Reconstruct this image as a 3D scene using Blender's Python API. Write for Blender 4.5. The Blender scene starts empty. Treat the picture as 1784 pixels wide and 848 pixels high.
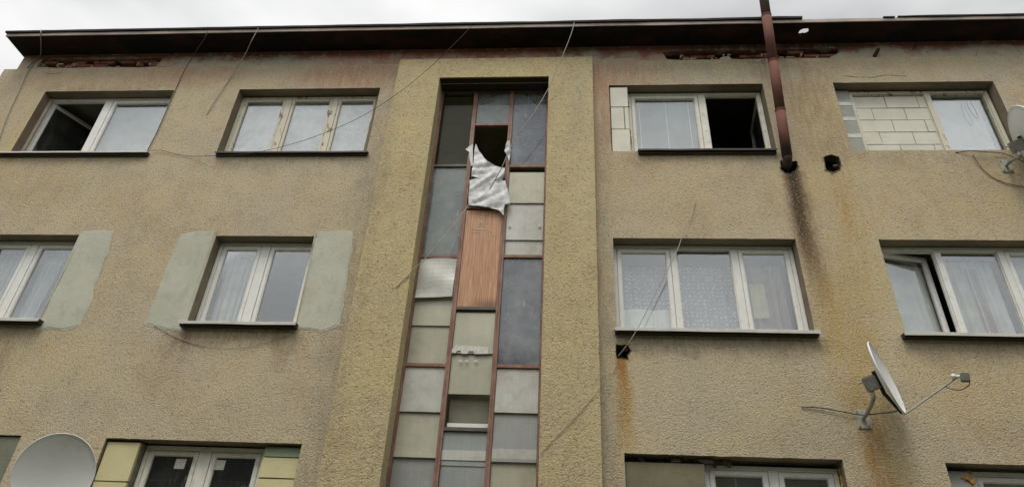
import bpy, bmesh, math, random
from mathutils import Vector, Matrix, noise
from mathutils.geometry import delaunay_2d_cdt
import numpy as np
R = math.radians
random.seed(7)
C = bpy.context.scene.collection
sc = bpy.context.scene

# ------------------------------------------------------------------ camera
F = 1200.0                                    # focal length in pixels of a 1784 wide picture
YAW, PITCH, ROLL, DIST, EYE = R(-5.245), R(33.131), R(3.241), 7.542, 1.6
cy, sy, cp, sp, cr, sr = math.cos(YAW), math.sin(YAW), math.cos(PITCH), math.sin(PITCH), math.cos(ROLL), math.sin(ROLL)
fw = Vector((sy*cp, cy*cp, sp)); rt = Vector((cy, -sy, 0)); up = rt.cross(fw)
rt, up = cr*rt+sr*up, -sr*rt+cr*up
EYEP = Vector((0, -DIST, EYE))
cam = bpy.data.cameras.new('camera'); co = bpy.data.objects.new('camera', cam); C.objects.link(co)
co.matrix_world = Matrix(((rt.x, up.x, -fw.x, EYEP.x), (rt.y, up.y, -fw.y, EYEP.y), (rt.z, up.z, -fw.z, EYEP.z), (0, 0, 0, 1)))
cam.sensor_fit = 'HORIZONTAL'; cam.sensor_width = 36; cam.lens = 36*F/1784
cam.clip_end = 2000; cam.clip_start = 0.05
sc.camera = co

# ------------------------------------------------------------------ sky and sun (overcast)
SUN_EL, SUN_AZ = R(63), R(196)                # azimuth from +Y clockwise: behind the camera, slightly left
w = bpy.data.worlds.new('World'); sc.world = w; w.use_nodes = True
nt = w.node_tree; nt.nodes.clear()
o = nt.nodes.new('ShaderNodeOutputWorld'); bg = nt.nodes.new('ShaderNodeBackground')
sky = nt.nodes.new('ShaderNodeTexSky'); sky.sky_type = 'NISHITA'; sky.sun_disc = False
sky.sun_elevation = SUN_EL; sky.sun_rotation = SUN_AZ; sky.dust_density = 4
tc = nt.nodes.new('ShaderNodeTexCoord')
mp = nt.nodes.new('ShaderNodeMapping'); mp.inputs['Scale'].default_value = (1, 1, 2.2)
nz = nt.nodes.new('ShaderNodeTexNoise'); nz.inputs['Scale'].default_value = 1.7; nz.inputs['Detail'].default_value = 5; nz.inputs['Roughness'].default_value = .45
rp = nt.nodes.new('ShaderNodeValToRGB')
rp.color_ramp.elements[0].position = .37; rp.color_ramp.elements[0].color = (3.6, 3.62, 3.65, 1)
rp.color_ramp.elements[1].position = .60; rp.color_ramp.elements[1].color = (7.4, 7.36, 7.25, 1)
dt = nt.nodes.new('ShaderNodeVectorMath'); dt.operation = 'DOT_PRODUCT'
sdir = Vector((math.sin(SUN_AZ)*math.cos(SUN_EL), math.cos(SUN_AZ)*math.cos(SUN_EL), math.sin(SUN_EL)))
dt.inputs[1].default_value = sdir
mr = nt.nodes.new('ShaderNodeMapRange'); mr.inputs['From Min'].default_value = .1; mr.inputs['From Max'].default_value = 1
mr.inputs['To Min'].default_value = 1.0; mr.inputs['To Max'].default_value = 2.0; mr.interpolation_type = 'SMOOTHSTEP'
sc1 = nt.nodes.new('ShaderNodeVectorMath'); sc1.operation = 'SCALE'
mx = nt.nodes.new('ShaderNodeMixRGB'); mx.inputs[0].default_value = .93
L = nt.links.new
L(tc.outputs['Generated'], mp.inputs[0]); L(mp.outputs[0], nz.inputs[0]); L(nz.outputs[0], rp.inputs[0])
L(tc.outputs['Generated'], dt.inputs[0]); L(dt.outputs['Value'], mr.inputs[0])
L(rp.outputs[0], sc1.inputs[0]); L(mr.outputs[0], sc1.inputs['Scale'])
L(sky.outputs[0], mx.inputs[1]); L(sc1.outputs[0], mx.inputs[2]); L(mx.outputs[0], bg.inputs[0]); L(bg.outputs[0], o.inputs[0])
bg.inputs[1].default_value = .1
sl = bpy.data.lights.new('sun', 'SUN'); sl.energy = 1.5; sl.angle = R(26); sl.color = (1, .95, .87)
so = bpy.data.objects.new('sun', sl); C.objects.link(so)
so.rotation_euler = (-sdir).to_track_quat('-Z', 'Y').to_euler(); so.location = (-5, -20, 20)
sc.view_settings.view_transform = 'Standard'; sc.view_settings.look = 'None'
sc.view_settings.exposure = 0.32; sc.view_settings.gamma = 1; sc.view_settings.use_curve_mapping = False

def at(px, py, Y=0.0):
    d = fw + rt*((px-892)/F) + up*((424-py)/F)
    return EYEP + d*((Y-EYEP.y)/d.y)
def atz(px, py, Z):
    d = fw + rt*((px-892)/F) + up*((424-py)/F)
    return EYEP + d*((Z-EYEP.z)/d.z)

# ------------------------------------------------------------------ material helpers
def s2l(c):
    f = lambda v: ((v/255+.055)/1.055)**2.4 if v > 10 else v/255/12.92
    return tuple(f(v) for v in c)
class N:
    """thin wrapper for building node trees"""
    def __init__(s, name):
        s.m = bpy.data.materials.new(name); s.m.use_nodes = True; s.t = s.m.node_tree; s.t.nodes.clear()
        s.out = s.t.nodes.new('ShaderNodeOutputMaterial'); s.co = None
    def new(s, ty): return s.t.nodes.new('ShaderNode'+ty)
    def put(s, i, v):
        if hasattr(v, 'is_output'): s.t.links.new(v, i)
        elif isinstance(v, (tuple, list)) and i.type == 'RGBA': i.default_value = (*v[:3], 1)
        else: i.default_value = v
    def coord(s):
        if not s.co: s.co = s.new('TexCoord').outputs['Object']
        return s.co
    def xyz(s):
        if not hasattr(s, '_x'):
            n = s.new('SeparateXYZ'); s.put(n.inputs[0], s.coord()); s._x = n.outputs
        return s._x
    def math(s, op, a, b=0, c=None, clamp=False):
        n = s.new('Math'); n.operation = op; n.use_clamp = clamp
        s.put(n.inputs[0], a); s.put(n.inputs[1], b)
        if c is not None: s.put(n.inputs[2], c)
        return n.outputs[0]
    def noise(s, scale, detail=3, rough=.5, stretch=None, dist=0, seed=0, vec=None):
        v = vec or s.coord()
        if stretch or seed:
            m = s.new('Mapping'); s.put(m.inputs[0], v); m.inputs['Scale'].default_value = stretch or (1, 1, 1)
            m.inputs['Location'].default_value = (seed*3.7, seed*1.3, seed*2.9); v = m.outputs[0]
        n = s.new('TexNoise'); s.put(n.inputs['Vector'], v); n.inputs['Scale'].default_value = scale
        n.inputs['Detail'].default_value = detail; n.inputs['Roughness'].default_value = rough; n.inputs['Distortion'].default_value = dist
        return n.outputs[0]
    def vor(s, scale, feature='F1', vec=None):
        n = s.new('TexVoronoi'); n.feature = feature; s.put(n.inputs['Vector'], vec or s.coord()); n.inputs['Scale'].default_value = scale
        return n.outputs['Distance']
    def rng(s, v, a, b, lo=0, hi=1, smooth=True):
        n = s.new('MapRange'); n.interpolation_type = 'SMOOTHSTEP' if smooth else 'LINEAR'
        s.put(n.inputs[0], v)
        for k, x in zip((1, 2, 3, 4), (a, b, lo, hi)): n.inputs[k].default_value = x
        return n.outputs[0]
    def mix(s, fac, a, b, mode='MIX'):
        n = s.new('MixRGB'); n.blend_type = mode
        s.put(n.inputs[0], fac); s.put(n.inputs[1], a); s.put(n.inputs[2], b); return n.outputs[0]
    def bump(s, h, strength=.5, dist=.01, prev=None):
        n = s.new('Bump'); n.inputs['Strength'].default_value = strength; n.inputs['Distance'].default_value = dist
        s.put(n.inputs['Height'], h)
        if prev: s.put(n.inputs['Normal'], prev)
        return n.outputs[0]
    def principled(s, col, rough=.8, normal=None, metal=0, spec=.3, trans=0, alpha=1):
        n = s.new('BsdfPrincipled'); s.put(n.inputs['Base Color'], col); s.put(n.inputs['Roughness'], rough)
        s.put(n.inputs['Metallic'], metal); s.put(n.inputs['Specular IOR Level'], spec); s.put(n.inputs['Alpha'], alpha)
        if normal: s.put(n.inputs['Normal'], normal)
        s.sh = n.outputs[0]; s.t.links.new(s.sh, s.out.inputs[0]); return s.m

MAT_RIM = None
def simple(name, col, rough=.6, var=.12, nscale=9, metal=0, spec=.3, bump=.1, bscale=60, stretch=None, dirt=None, dirtamt=.5):
    n = N(name)
    f = n.noise(nscale, 4, .6, stretch)
    c = n.mix(n.rng(f, .25, .75), tuple(x*(1-var) for x in col), tuple(min(1, x*(1+var)) for x in col))
    if dirt: c = n.mix(n.math('MULTIPLY', n.rng(n.noise(nscale*1.7, 5, .7, stretch, seed=2), .5, .72), dirtamt), c, dirt)
    b = n.bump(n.noise(bscale, 3, .6, stretch), bump, .004)
    return n.principled(c, rough, b, metal, spec)

# soft rectangular stain masks in wall coordinates (X along the wall, Z up), edges broken up by noise
def masker(n):
    x, _, z = n.xyz()[0], n.xyz()[1], n.xyz()[2]
    wx = n.math('MULTIPLY', n.math('SUBTRACT', n.noise(2.3, 4, .6, seed=5), .5), .5)
    wf = n.math('MULTIPLY', n.math('SUBTRACT', n.noise(14, 3, .6, seed=6), .5), .12)
    wz = n.math('MULTIPLY', n.math('SUBTRACT', n.noise(3.1, 4, .6, seed=8), .5), .7)
    X = n.math('ADD', x, n.math('ADD', wx, wf)); X2 = n.math('ADD', x, n.math('ADD', n.math('MULTIPLY', wx, .25), n.math('MULTIPLY', wf, .6)))
    Z = n.math('ADD', z, n.math('ADD', wz, wf))
    br = n.math('MULTIPLY', n.rng(n.noise(6, 5, .65, stretch=(1, 1, .35), seed=11), .3, .65, .45, 1), n.rng(n.noise(19, 4, .65, stretch=(1, 1, .10), seed=13), .34, .6, .45, 1))
    def mask(x0, x1, z0, z1, sx, sz, tight=False, szt=None, amt=1, breakup=True):
        xv = X2 if tight else X
        a = n.math('ABSOLUTE', n.math('SUBTRACT', xv, (x0+x1)/2)); h = (x1-x0)/2
        mx_ = n.rng(a, max(h-sx, 0), h+sx, 1, 0)
        m1 = n.rng(Z, z0-sz, z0+sz, 0, 1)
        st = sz if szt is None else szt
        m2 = n.rng(z if tight else Z, z1-st, z1+st, 1, 0)
        m = n.math('MULTIPLY', n.math('MULTIPLY', mx_, m1), m2)
        if breakup: m = n.math('MULTIPLY', m, br)
        return n.math('MULTIPLY', m, amt)
    return mask

def stucco(name, base, base2, pit, stains=(), grain=50, relief=.5):
    """coarse thrown render: lumps with pits darkened for shade and dirt, blotches, and the wall's own stains"""
    n = N(name)
    big = n.noise(.9, 4, .6); mid = n.noise(4.5, 4, .65, seed=3)
    c = n.mix(n.rng(big, .3, .7), base, base2)
    c = n.mix(n.math('MULTIPLY', n.rng(mid, .4, .72), .45), c, tuple(v*.76 for v in base2))
    c = n.mix(n.math('MULTIPLY', n.rng(n.noise(1.7, 5, .7, stretch=(1, 1, .55), seed=21), .5, .68), .45), c, (base[0]*.80, base[1]*.72, base[2]*.66))
    c = n.mix(n.math('MULTIPLY', n.rng(n.noise(1.1, 4, .65, seed=25), .52, .66), .4), c, (base[0]*1.08, base[1]*1.06, base[2]*.86))
    m = masker(n)
    for (col, args) in stains:
        c = n.mix(m(**args), c, col)
    g1 = n.noise(grain, 2.5, .55, dist=.35); g2 = n.noise(grain*.45, 3, .6, seed=4); g3 = n.noise(grain*2.4, 2, .5, seed=9)
    h = n.math('ADD', n.math('MULTIPLY', g1, .62), n.math('ADD', n.math('MULTIPLY', g2, .38), n.math('MULTIPLY', g3, .2)))
    pits = n.math('MULTIPLY', n.rng(h, .44, .56, 1, 0), n.rng(n.noise(2.7, 4, .7, seed=14), .3, .7, .55, 1.15))
    c = n.mix(n.math('MULTIPLY', pits, .85), c, pit, 'MULTIPLY')  # pits darkened by height: crevice shading painted in along with the dirt
    sp = n.math('MULTIPLY', n.rng(n.noise(38, 3, .7, dist=.5, seed=17), .60, .68), n.rng(n.noise(3.3, 3, .6, seed=18), .35, .65, .3, 1))
    c = n.mix(n.math('MULTIPLY', sp, .55), c, (.10, .085, .065))
    lite = n.rng(h, .62, .76, 0, .40)
    c = n.mix(lite, c, tuple(min(1, v*1.35) for v in base))
    b = n.bump(n.rng(h, .36, .8, 0, 1, False), relief, .022)
    return n.principled(c, .93, b, spec=.15)

# ------------------------------------------------------------------ mesh helpers
class MB:
    def __init__(s): s.v = []; s.f = []
    def add(s, vs, fs):
        o = len(s.v); s.v += [tuple(v) for v in vs]; s.f += [tuple(i+o for i in f) for f in fs]; return s
    def box(s, x0, x1, y0, y1, z0, z1, M=None):
        vs = [Vector((x, y, z)) for x in (x0, x1) for y in (y0, y1) for z in (z0, z1)]
        if M: vs = [M@v for v in vs]
        return s.add(vs, [(0, 1, 3, 2), (4, 6, 7, 5), (0, 4, 5, 1), (2, 3, 7, 6), (0, 2, 6, 4), (1, 5, 7, 3)])
    def tube(s, pts, r, n=8, cap=True):
        pts = [Vector(p) for p in pts]; rs = r if isinstance(r, (list, tuple)) else [r]*len(pts)
        ref = None; rings = []
        for i, p in enumerate(pts):
            t = (pts[min(i+1, len(pts)-1)]-pts[max(i-1, 0)]).normalized()
            if ref is None: ref = t.orthogonal().normalized()
            ref = (ref - t*ref.dot(t)).normalized(); b = t.cross(ref)
            rings.append([p+(ref*math.cos(a)+b*math.sin(a))*rs[i] for a in [2*math.pi*k/n for k in range(n)]])
        vs = [q for r_ in rings for q in r_]; fs = []
        for i in range(len(pts)-1):
            for k in range(n):
                fs.append((i*n+k, i*n+(k+1) % n, (i+1)*n+(k+1) % n, (i+1)*n+k))
        if cap: fs += [tuple(range(n))[::-1], tuple((len(pts)-1)*n+k for k in range(n))]
        return s.add(vs, fs)
    def lathe(s, prof, M, n=48):
        """prof: (radius, height) pairs, axis local z"""
        vs = [M@Vector((r*math.cos(2*math.pi*k/n), r*math.sin(2*math.pi*k/n), h)) for r, h in prof for k in range(n)]
        fs = [(i*n+k, i*n+(k+1) % n, (i+1)*n+(k+1) % n, (i+1)*n+k) for i in range(len(prof)-1) for k in range(n)]
        fs += [tuple(range(n))[::-1], tuple((len(prof)-1)*n+k for k in range(n))]
        return s.add(vs, fs)
    def ring(s, x0, x1, z0, z1, prof):
        """sweep a closed profile of (inset, y) points round a rectangle, mitred corners"""
        P = len(prof); vs = []
        for (cx, cz, dx, dz) in ((x0, z0, 1, 1), (x1, z0, -1, 1), (x1, z1, -1, -1), (x0, z1, 1, -1)):
            vs += [(cx+dx*i, y, cz+dz*i) for i, y in prof]
        fs = [(k*P+j, k*P+(j+1) % P, ((k+1) % 4)*P+(j+1) % P, ((k+1) % 4)*P+j) for k in range(4) for j in range(P)]
        return s.add(vs, fs)
    def bar(s, a, b, r0, r1=None):
        return s.tube([a, b], [r0, r1 or r0], 10)
    def build(s, name, mat, parent=None, bevel=0, smooth=False, loc=None):
        me = bpy.data.meshes.new(name); me.from_pydata([tuple(v) for v in s.v], [], s.f)
        bm = bmesh.new(); bm.from_mesh(me)
        bmesh.ops.recalc_face_normals(bm, faces=bm.faces)
        if bevel:
            bmesh.ops.bevel(bm, geom=[e for e in bm.edges if len(e.link_faces) == 2 and e.calc_face_angle(0) > .6], offset=bevel, segments=2, affect='EDGES', clamp_overlap=True)
        bm.to_mesh(me); bm.free()
        if smooth:
            for p in me.polygons: p.use_smooth = True
        me.materials.append(mat)
        ob = bpy.data.objects.new(name, me); C.objects.link(ob)
        if parent is not None: ob.parent = parent
        if loc is not None: ob.location = loc
        return ob
def tag(o, label=None, cat=None, group=None, kind=None):
    if label: o['label'] = label
    if cat: o['category'] = cat
    if group: o['group'] = group
    if kind: o['kind'] = kind
    return o
def empty(name, loc=(0, 0, 0)):
    o = bpy.data.objects.new(name, None); C.objects.link(o); o.location = loc; o.empty_display_size = .2; return o

def wob(pts, step, amp, seed, closed=True):
    """subdivide a polygon's edges and push the points about a little"""
    out = []; n = len(pts)
    for i in range(n if closed else n-1):
        a = Vector(pts[i]); b = Vector(pts[(i+1) % n]); k = max(1, int((b-a).length/step))
        for j in range(k):
            p = a.lerp(b, j/k)
            q = Vector((p.x*7.3+seed, p.y*7.3, seed*1.7))
            d = noise.noise_vector(q)*.6+noise.noise_vector(q*3.1)*.4
            out.append((p.x+d.x*amp, p.y+d.y*amp))
    return out
def rect(x0, x1, z0, z1): return [(x0, z0), (x1, z0), (x1, z1), (x0, z1)]
def inside(p, poly):
    c = False; j = len(poly)-1
    for i in range(len(poly)):
        if (poly[i][1] > p[1]) != (poly[j][1] > p[1]) and p[0] < (poly[j][0]-poly[i][0])*(p[1]-poly[i][1])/(poly[j][1]-poly[i][1])+poly[i][0]: c = not c
        j = i
    return c
def sheet(mb, outer, holes, Y, depths=None, rim=None, extra=()):
    """flat wall sheet at depth Y with real holes; each hole gets its reveal faces down to its depth"""
    pts = []; edges = []
    for poly in [outer]+list(holes):
        o_ = len(pts); pts += [Vector((p[0], p[1])) for p in poly]; k = len(poly)
        edges += [(o_+i, o_+(i+1) % k) for i in range(k)]
    pts += [Vector(p) for p in extra]
    v2, e2, f2, *_ = delaunay_2d_cdt(pts, edges, [], 0, 1e-5)
    fs = []
    for f in f2:
        c = sum((v2[i] for i in f), Vector((0, 0)))/len(f)
        if inside(c, outer) and not any(inside(c, h) for h in holes): fs.append(tuple(f))
    mb.add([(p.x, Y, p.y) for p in v2], fs)
    for h, d in zip(holes, depths or [None]*len(holes)):
        if d is None: continue
        k = len(h); mb.add([(p[0], Y, p[1]) for p in h]+[(p[0], d, p[1]) for p in h], [(i, (i+1) % k, k+(i+1) % k, k+i) for i in range(k)])
    if rim is not None:
        k = len(outer); mb.add([(p[0], Y, p[1]) for p in outer]+[(p[0], rim, p[1]) for p in outer], [(i, (i+1) % k, k+(i+1) % k, k+i) for i in range(k)])
    return mb
def slab(mb, poly, y0, y1, holes=()):
    """polygon in the wall plane given a thickness (front y0, back y1)"""
    sheet(mb, poly, holes, y0, [y1]*len(holes), rim=y1); sheet(mb, poly, holes, y1); return mb
def smooth_path(pts, k=8):
    pts = [Vector(p) for p in pts]; out = []
    for i in range(len(pts)-1):
        p0 = pts[max(i-1, 0)]; p1 = pts[i]; p2 = pts[i+1]; p3 = pts[min(i+2, len(pts)-1)]
        for j in range(k):
            t = j/k
            out.append(.5*((2*p1)+(-p0+p2)*t+(2*p0-5*p1+4*p2-p3)*t*t+(-p0+3*p1-3*p2+p3)*t**3))
    return out+[pts[-1]]

# ------------------------------------------------------------------ wall stains (places on the wall that really are another colour)
RUST = (.36, .18, .055); OCHRE = (.46, .33, .13); SOOT = (.075, .052, .032); PINK = (.43, .25, .165); GREY = (.27, .235, .175); GREEN = (.26, .26, .18)
BROWN = (.20, .13, .07); PALE = (.56, .50, .36)
def M_(x0, x1, z0, z1, sx, sz, amt, tight=False, szt=None, breakup=True):
    return dict(x0=x0, x1=x1, z0=z0, z1=z1, sx=sx, sz=sz, amt=amt, tight=tight, szt=szt, breakup=breakup)
WALL_STAINS = [
    (PINK, M_(-4.3, -2.6, 9.5, 10.0, .5, .2, 1.0)), (PINK, M_(.4, 1.5, 9.4, 10.0, .45, .3, .95)), (PINK, M_(.4, .8, 8.2, 9.6, .18, .5, .8)),
    (PINK, M_(-6.9, -5.2, 9.6, 10.0, .6, .2, .75)), (BROWN, M_(3.0, 4.0, 8.6, 9.9, .5, .5, .30)),
    (OCHRE, M_(-9.1, -7.2, 7.0, 9.9, .6, .6, .32)), (OCHRE, M_(3.2, 3.95, 6.2, 9.4, .35, .7, .34)),
    (OCHRE, M_(3.05, 3.55, 4.6, 6.3, .25, .5, .80)), (OCHRE, M_(3.15, 3.55, 2.3, 4.75, .16, .4, .95)), (BROWN, M_(3.18, 3.42, 2.9, 4.4, .10, .5, .35)), (OCHRE, M_(.6, 3.9, 6.9, 8.0, .8, .4, .25)),
    (BROWN, M_(2.94, 3.25, 5.9, 7.75, .09, .5, .85, True, .05)), (SOOT, M_(2.995, 3.17, 6.35, 7.83, .07, .5, 1.0, True, .03, False)),
    (RUST, M_(3.60, 3.72, 6.8, 7.80, .08, .5, .62, True, .05)), (OCHRE, M_(3.55, 3.85, 5.6, 7.4, .15, .6, .6, True, .2)),
    (RUST, M_(.62, .745, 4.15, 4.985, .045, .3, 1.0, True, .02, False)), (OCHRE, M_(.58, .80, 3.8, 4.7, .08, .3, .85, True, .15)),
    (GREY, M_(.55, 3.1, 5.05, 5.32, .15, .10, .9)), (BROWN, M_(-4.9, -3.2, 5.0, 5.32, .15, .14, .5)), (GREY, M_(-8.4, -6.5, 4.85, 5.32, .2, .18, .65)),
    (BROWN, M_(-3.55, -3.35, 4.7, 5.28, .06, .2, .5, True, .03)), (BROWN, M_(-4.95, -4.6, 4.85, 5.25, .1, .2, .35, True, .03)), (BROWN, M_(-7.4, -6.8, 4.4, 5.3, .2, .3, .5, True)),
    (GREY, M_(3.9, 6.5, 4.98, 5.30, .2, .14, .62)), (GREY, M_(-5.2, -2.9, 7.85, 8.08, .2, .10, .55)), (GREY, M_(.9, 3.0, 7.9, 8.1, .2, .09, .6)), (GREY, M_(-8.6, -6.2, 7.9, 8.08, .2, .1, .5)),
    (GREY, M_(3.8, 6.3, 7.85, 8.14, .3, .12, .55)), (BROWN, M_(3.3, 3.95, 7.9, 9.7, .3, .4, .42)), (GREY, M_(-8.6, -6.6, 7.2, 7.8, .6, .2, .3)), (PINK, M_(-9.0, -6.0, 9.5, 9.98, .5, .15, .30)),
    (PINK, M_(.4, .66, 8.0, 9.97, .1, .5, .4)), (OCHRE, M_(3.7, 6.0, 6.8, 7.9, .8, .4, .3)), (OCHRE, M_(3.95, 5.2, 4.2, 5.2, .5, .3, .30)), (BROWN, M_(3.03, 3.22, 5.6, 6.9, .10, .4, .6, True)),
    (GREY, M_(-2.95, -2.55, 2.4, 9.2, .16, .8, .60)), (GREY, M_(.40, .62, 2.4, 9.0, .12, .6, .55)),
    (GREY, M_(-9.6, -8.95, 2, 9.9, .3, .5, .40)), (GREY, M_(1.5, 3.6, 2.4, 4.9, 1.0, .8, .30)), (GREEN, M_(1.0, 3.3, 9.6, 9.99, .6, .16, .55)),
    (SOOT, M_(2.4, 3.6, 9.84, 10.0, .5, .06, .55)), (PALE, M_(1.0, 2.9, 4.2, 4.9, .7, .3, .35)), (OCHRE, M_(3.0, 3.6, 4.4, 6.2, .15, .4, .6, True)), (RUST, M_(3.2, 3.4, 3.0, 4.5, .06, .3, .5, True)), (BROWN, M_(2.9, 3.1, 9.4, 9.95, .12, .3, .4)),
    (BROWN, M_(-8.5, -6.2, 9.44, 9.56, .3, .05, .35)), (GREY, M_(4.0, 6.4, 2.4, 4.9, 1.0, .8, .25)),
]
MAT = {}
MAT['wall'] = stucco('roughcast_beige', (.52, .44, .29), (.475, .41, .30), (.42, .385, .35), WALL_STAINS)
PIL_STAINS = [(PINK, M_(-2.6, -.1, 9.85, 9.96, .3, .04, .35)), (GREY, M_(-2.64, -2.5, 2.3, 9.0, .06, .5, .4)), (GREY, M_(-2.6, .4, 2.3, 4.2, .6, .9, .35)),
              (PALE, M_(.1, .4, 6.8, 9.9, .1, .4, .3)), (GREEN, M_(.0, .4, 8.0, 9.9, .15, .5, .3))]
MAT['pilaster'] = stucco('roughcast_olive', (.53, .445, .25), (.475, .40, .24), (.40, .37, .30), PIL_STAINS, grain=48, relief=.5)

def frieze_mat():
    n = N('weathered_band_plaster'); x = n.xyz()[0]
    base = n.mix(n.rng(n.noise(1.4, 5, .65, stretch=(1, 1, 2)), .38, .62), (.36, .36, .28), (.46, .385, .29))
    m = masker(n)
    top = m(-9.5, 9.5, 10.17, 10.6, .5, .09, amt=.85, breakup=False)
    base = n.mix(top, base, (.24, .085, .06))
    for a in ((-3.9, -.2, 9.9, 10.4, .6, .1, .72), (.9, 1.75, 9.95, 10.4, .3, .1, .7), (-9.3, -8.2, 9.9, 10.4, .4, .1, .35), (-7.0, -6.3, 9.9, 10.4, .3, .1, .4)):
        base = n.mix(m(a[0], a[1], a[2], a[3], a[4], a[5], amt=a[6]), base, (.40, .165, .115))
    base = n.mix(m(1.7, 4.4, 10.12, 10.4, .4, .07, amt=.75), base, (.05, .04, .035))
    base = n.mix(n.rng(n.noise(7, 5, .7, seed=7), .55, .62, 0, .5), base, (.52, .47, .37))
    b = n.bump(n.noise(16, 5, .65), .6, .02)
    cr_ = n.rng(n.vor(2.2, 'DISTANCE_TO_EDGE'), 0, .012, 1, 0)
    base = n.mix(n.math('MULTIPLY', cr_, n.rng(n.noise(1.3, 2, seed=3), .5, .6)), base, (.08, .06, .05))
    return n.principled(base, .9, b, spec=.2)
MAT['frieze'] = frieze_mat()
def patch_mat(name, a, b_, brush=True):
    n = N(name); f = n.noise(2.6, 5, .6, seed=1)
    c = n.mix(n.rng(f, .3, .7), a, b_)
    c = n.mix(n.rng(n.noise(7, 5, .7, stretch=(1, 1, .5), seed=2), .48, .68, 0, .5), c, tuple(v*.72 for v in a))
    c = n.mix(n.rng(n.noise(19, 4, .7, seed=5), .66, .74, 0, .5), c, tuple(min(1, v*1.4) for v in a))
    h = n.math('ADD', n.math('MULTIPLY', n.noise(9, 4, .6), .6), n.math('MULTIPLY', n.noise(55, 3, .6, stretch=(.3, 1, 1)), .25))
    return n.principled(c, .85, n.bump(h, .6, .014), spec=.25)
MAT['patch'] = patch_mat('cement_patch', (.50, .50, .41), (.445, .45, .365))
MAT['rim'] = patch_mat('patch_feather', (.54, .52, .41), (.43, .41, .31))
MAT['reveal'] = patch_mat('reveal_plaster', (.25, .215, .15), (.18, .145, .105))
MAT['panel_green'] = patch_mat('grey_green_board', (.20, .205, .145), (.16, .17, .125))
MAT['panel_grey'] = patch_mat('pale_infill_board', (.38, .39, .35), (.31, .32, .29))
MAT['panel_olive'] = patch_mat('olive_board', (.20, .19, .115), (.165, .155, .10))

def block_mat(name, col, dirt):
    n = N(name); c = n.mix(n.rng(n.noise(3, 4), .3, .7), col, tuple(v*.88 for v in col))
    c = n.mix(n.rng(n.noise(13, 4, .7, seed=2), .6, .75, 0, .4), c, dirt)
    h = n.math('ADD', n.noise(90, 2, .6), n.math('MULTIPLY', n.noise(20, 3, stretch=(1, 1, 8)), .5))
    return n.principled(c, .9, n.bump(h, .35, .004), spec=.15)
MAT['block_white'] = block_mat('aerated_block_white', (.68, .67, .57), (.40, .36, .27))
MAT['block_cream'] = block_mat('insulation_block_yellow', (.62, .57, .33), (.36, .31, .16))
MAT['block_green'] = block_mat('insulation_block_green', (.34, .40, .27), (.18, .17, .10))
MAT['joint'] = simple('soft_block_joint', (.20, .18, .135), .95, .4, 12)
MAT['mortar'] = simple('dark_joint', (.10, .085, .06), .95)
MAT['upvc'] = simple('white_plastic_frame', (.74, .74, .70), .35, .05, 5, spec=.4, bump=.02, dirt=(.34, .31, .24), dirtamt=.35)
MAT['upvc_dirty'] = simple('yellowed_plastic_frame', (.70, .69, .60), .45, .07, 6, bump=.04, dirt=(.28, .26, .18), dirtamt=.45)
def peel_mat():
    n = N('peeling_cream_paint'); p = n.rng(n.noise(9, 5, .7, stretch=(1, 1, .45)), .56, .60)
    c = n.mix(p, n.mix(n.noise(5), (.64, .61, .49), (.56, .53, .42)), n.mix(n.noise(30, 3, .6, stretch=(4, 4, .3)), (.28, .25, .19), (.14, .115, .08)))
    return n.principled(c, .65, n.bump(n.math('SUBTRACT', n.noise(40, 2), p), .5, .004), spec=.3)
MAT['peel'] = peel_mat()
MAT['pinkwood'] = simple('pinkish_old_paint', (.42, .36, .29), .6, .12, 8, dirt=(.24, .19, .14), dirtamt=.6)
def rustpaint():
    n = N('red_brown_metal_paint'); c = n.mix(n.rng(n.noise(7, 5, .7, stretch=(1, 1, .4)), .38, .66), (.21, .11, .08), (.31, .19, .145))
    c = n.mix(n.rng(n.noise(22, 4, .7, seed=3), .62, .7, 0, .7), c, (.30, .24, .19))
    return n.principled(c, .6, n.bump(n.noise(50, 3), .3, .004), spec=.3)
MAT['redmetal'] = rustpaint()
MAT['greymetal'] = simple('dull_grey_metal', (.11, .10, .09), .55, .2, 9)
MAT['sill_white'] = simple('white_sill_sheet', (.55, .54, .49), .4, .08, 5, dirt=(.3, .27, .2))
MAT['sill_dark'] = simple('dark_sill_sheet', (.06, .045, .04), .5, .2, 9)
MAT['sill_shade'] = simple('sill_shade_dark', (.05, .04, .035), .8)  # near-black colour for the painted shade below the sills
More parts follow.
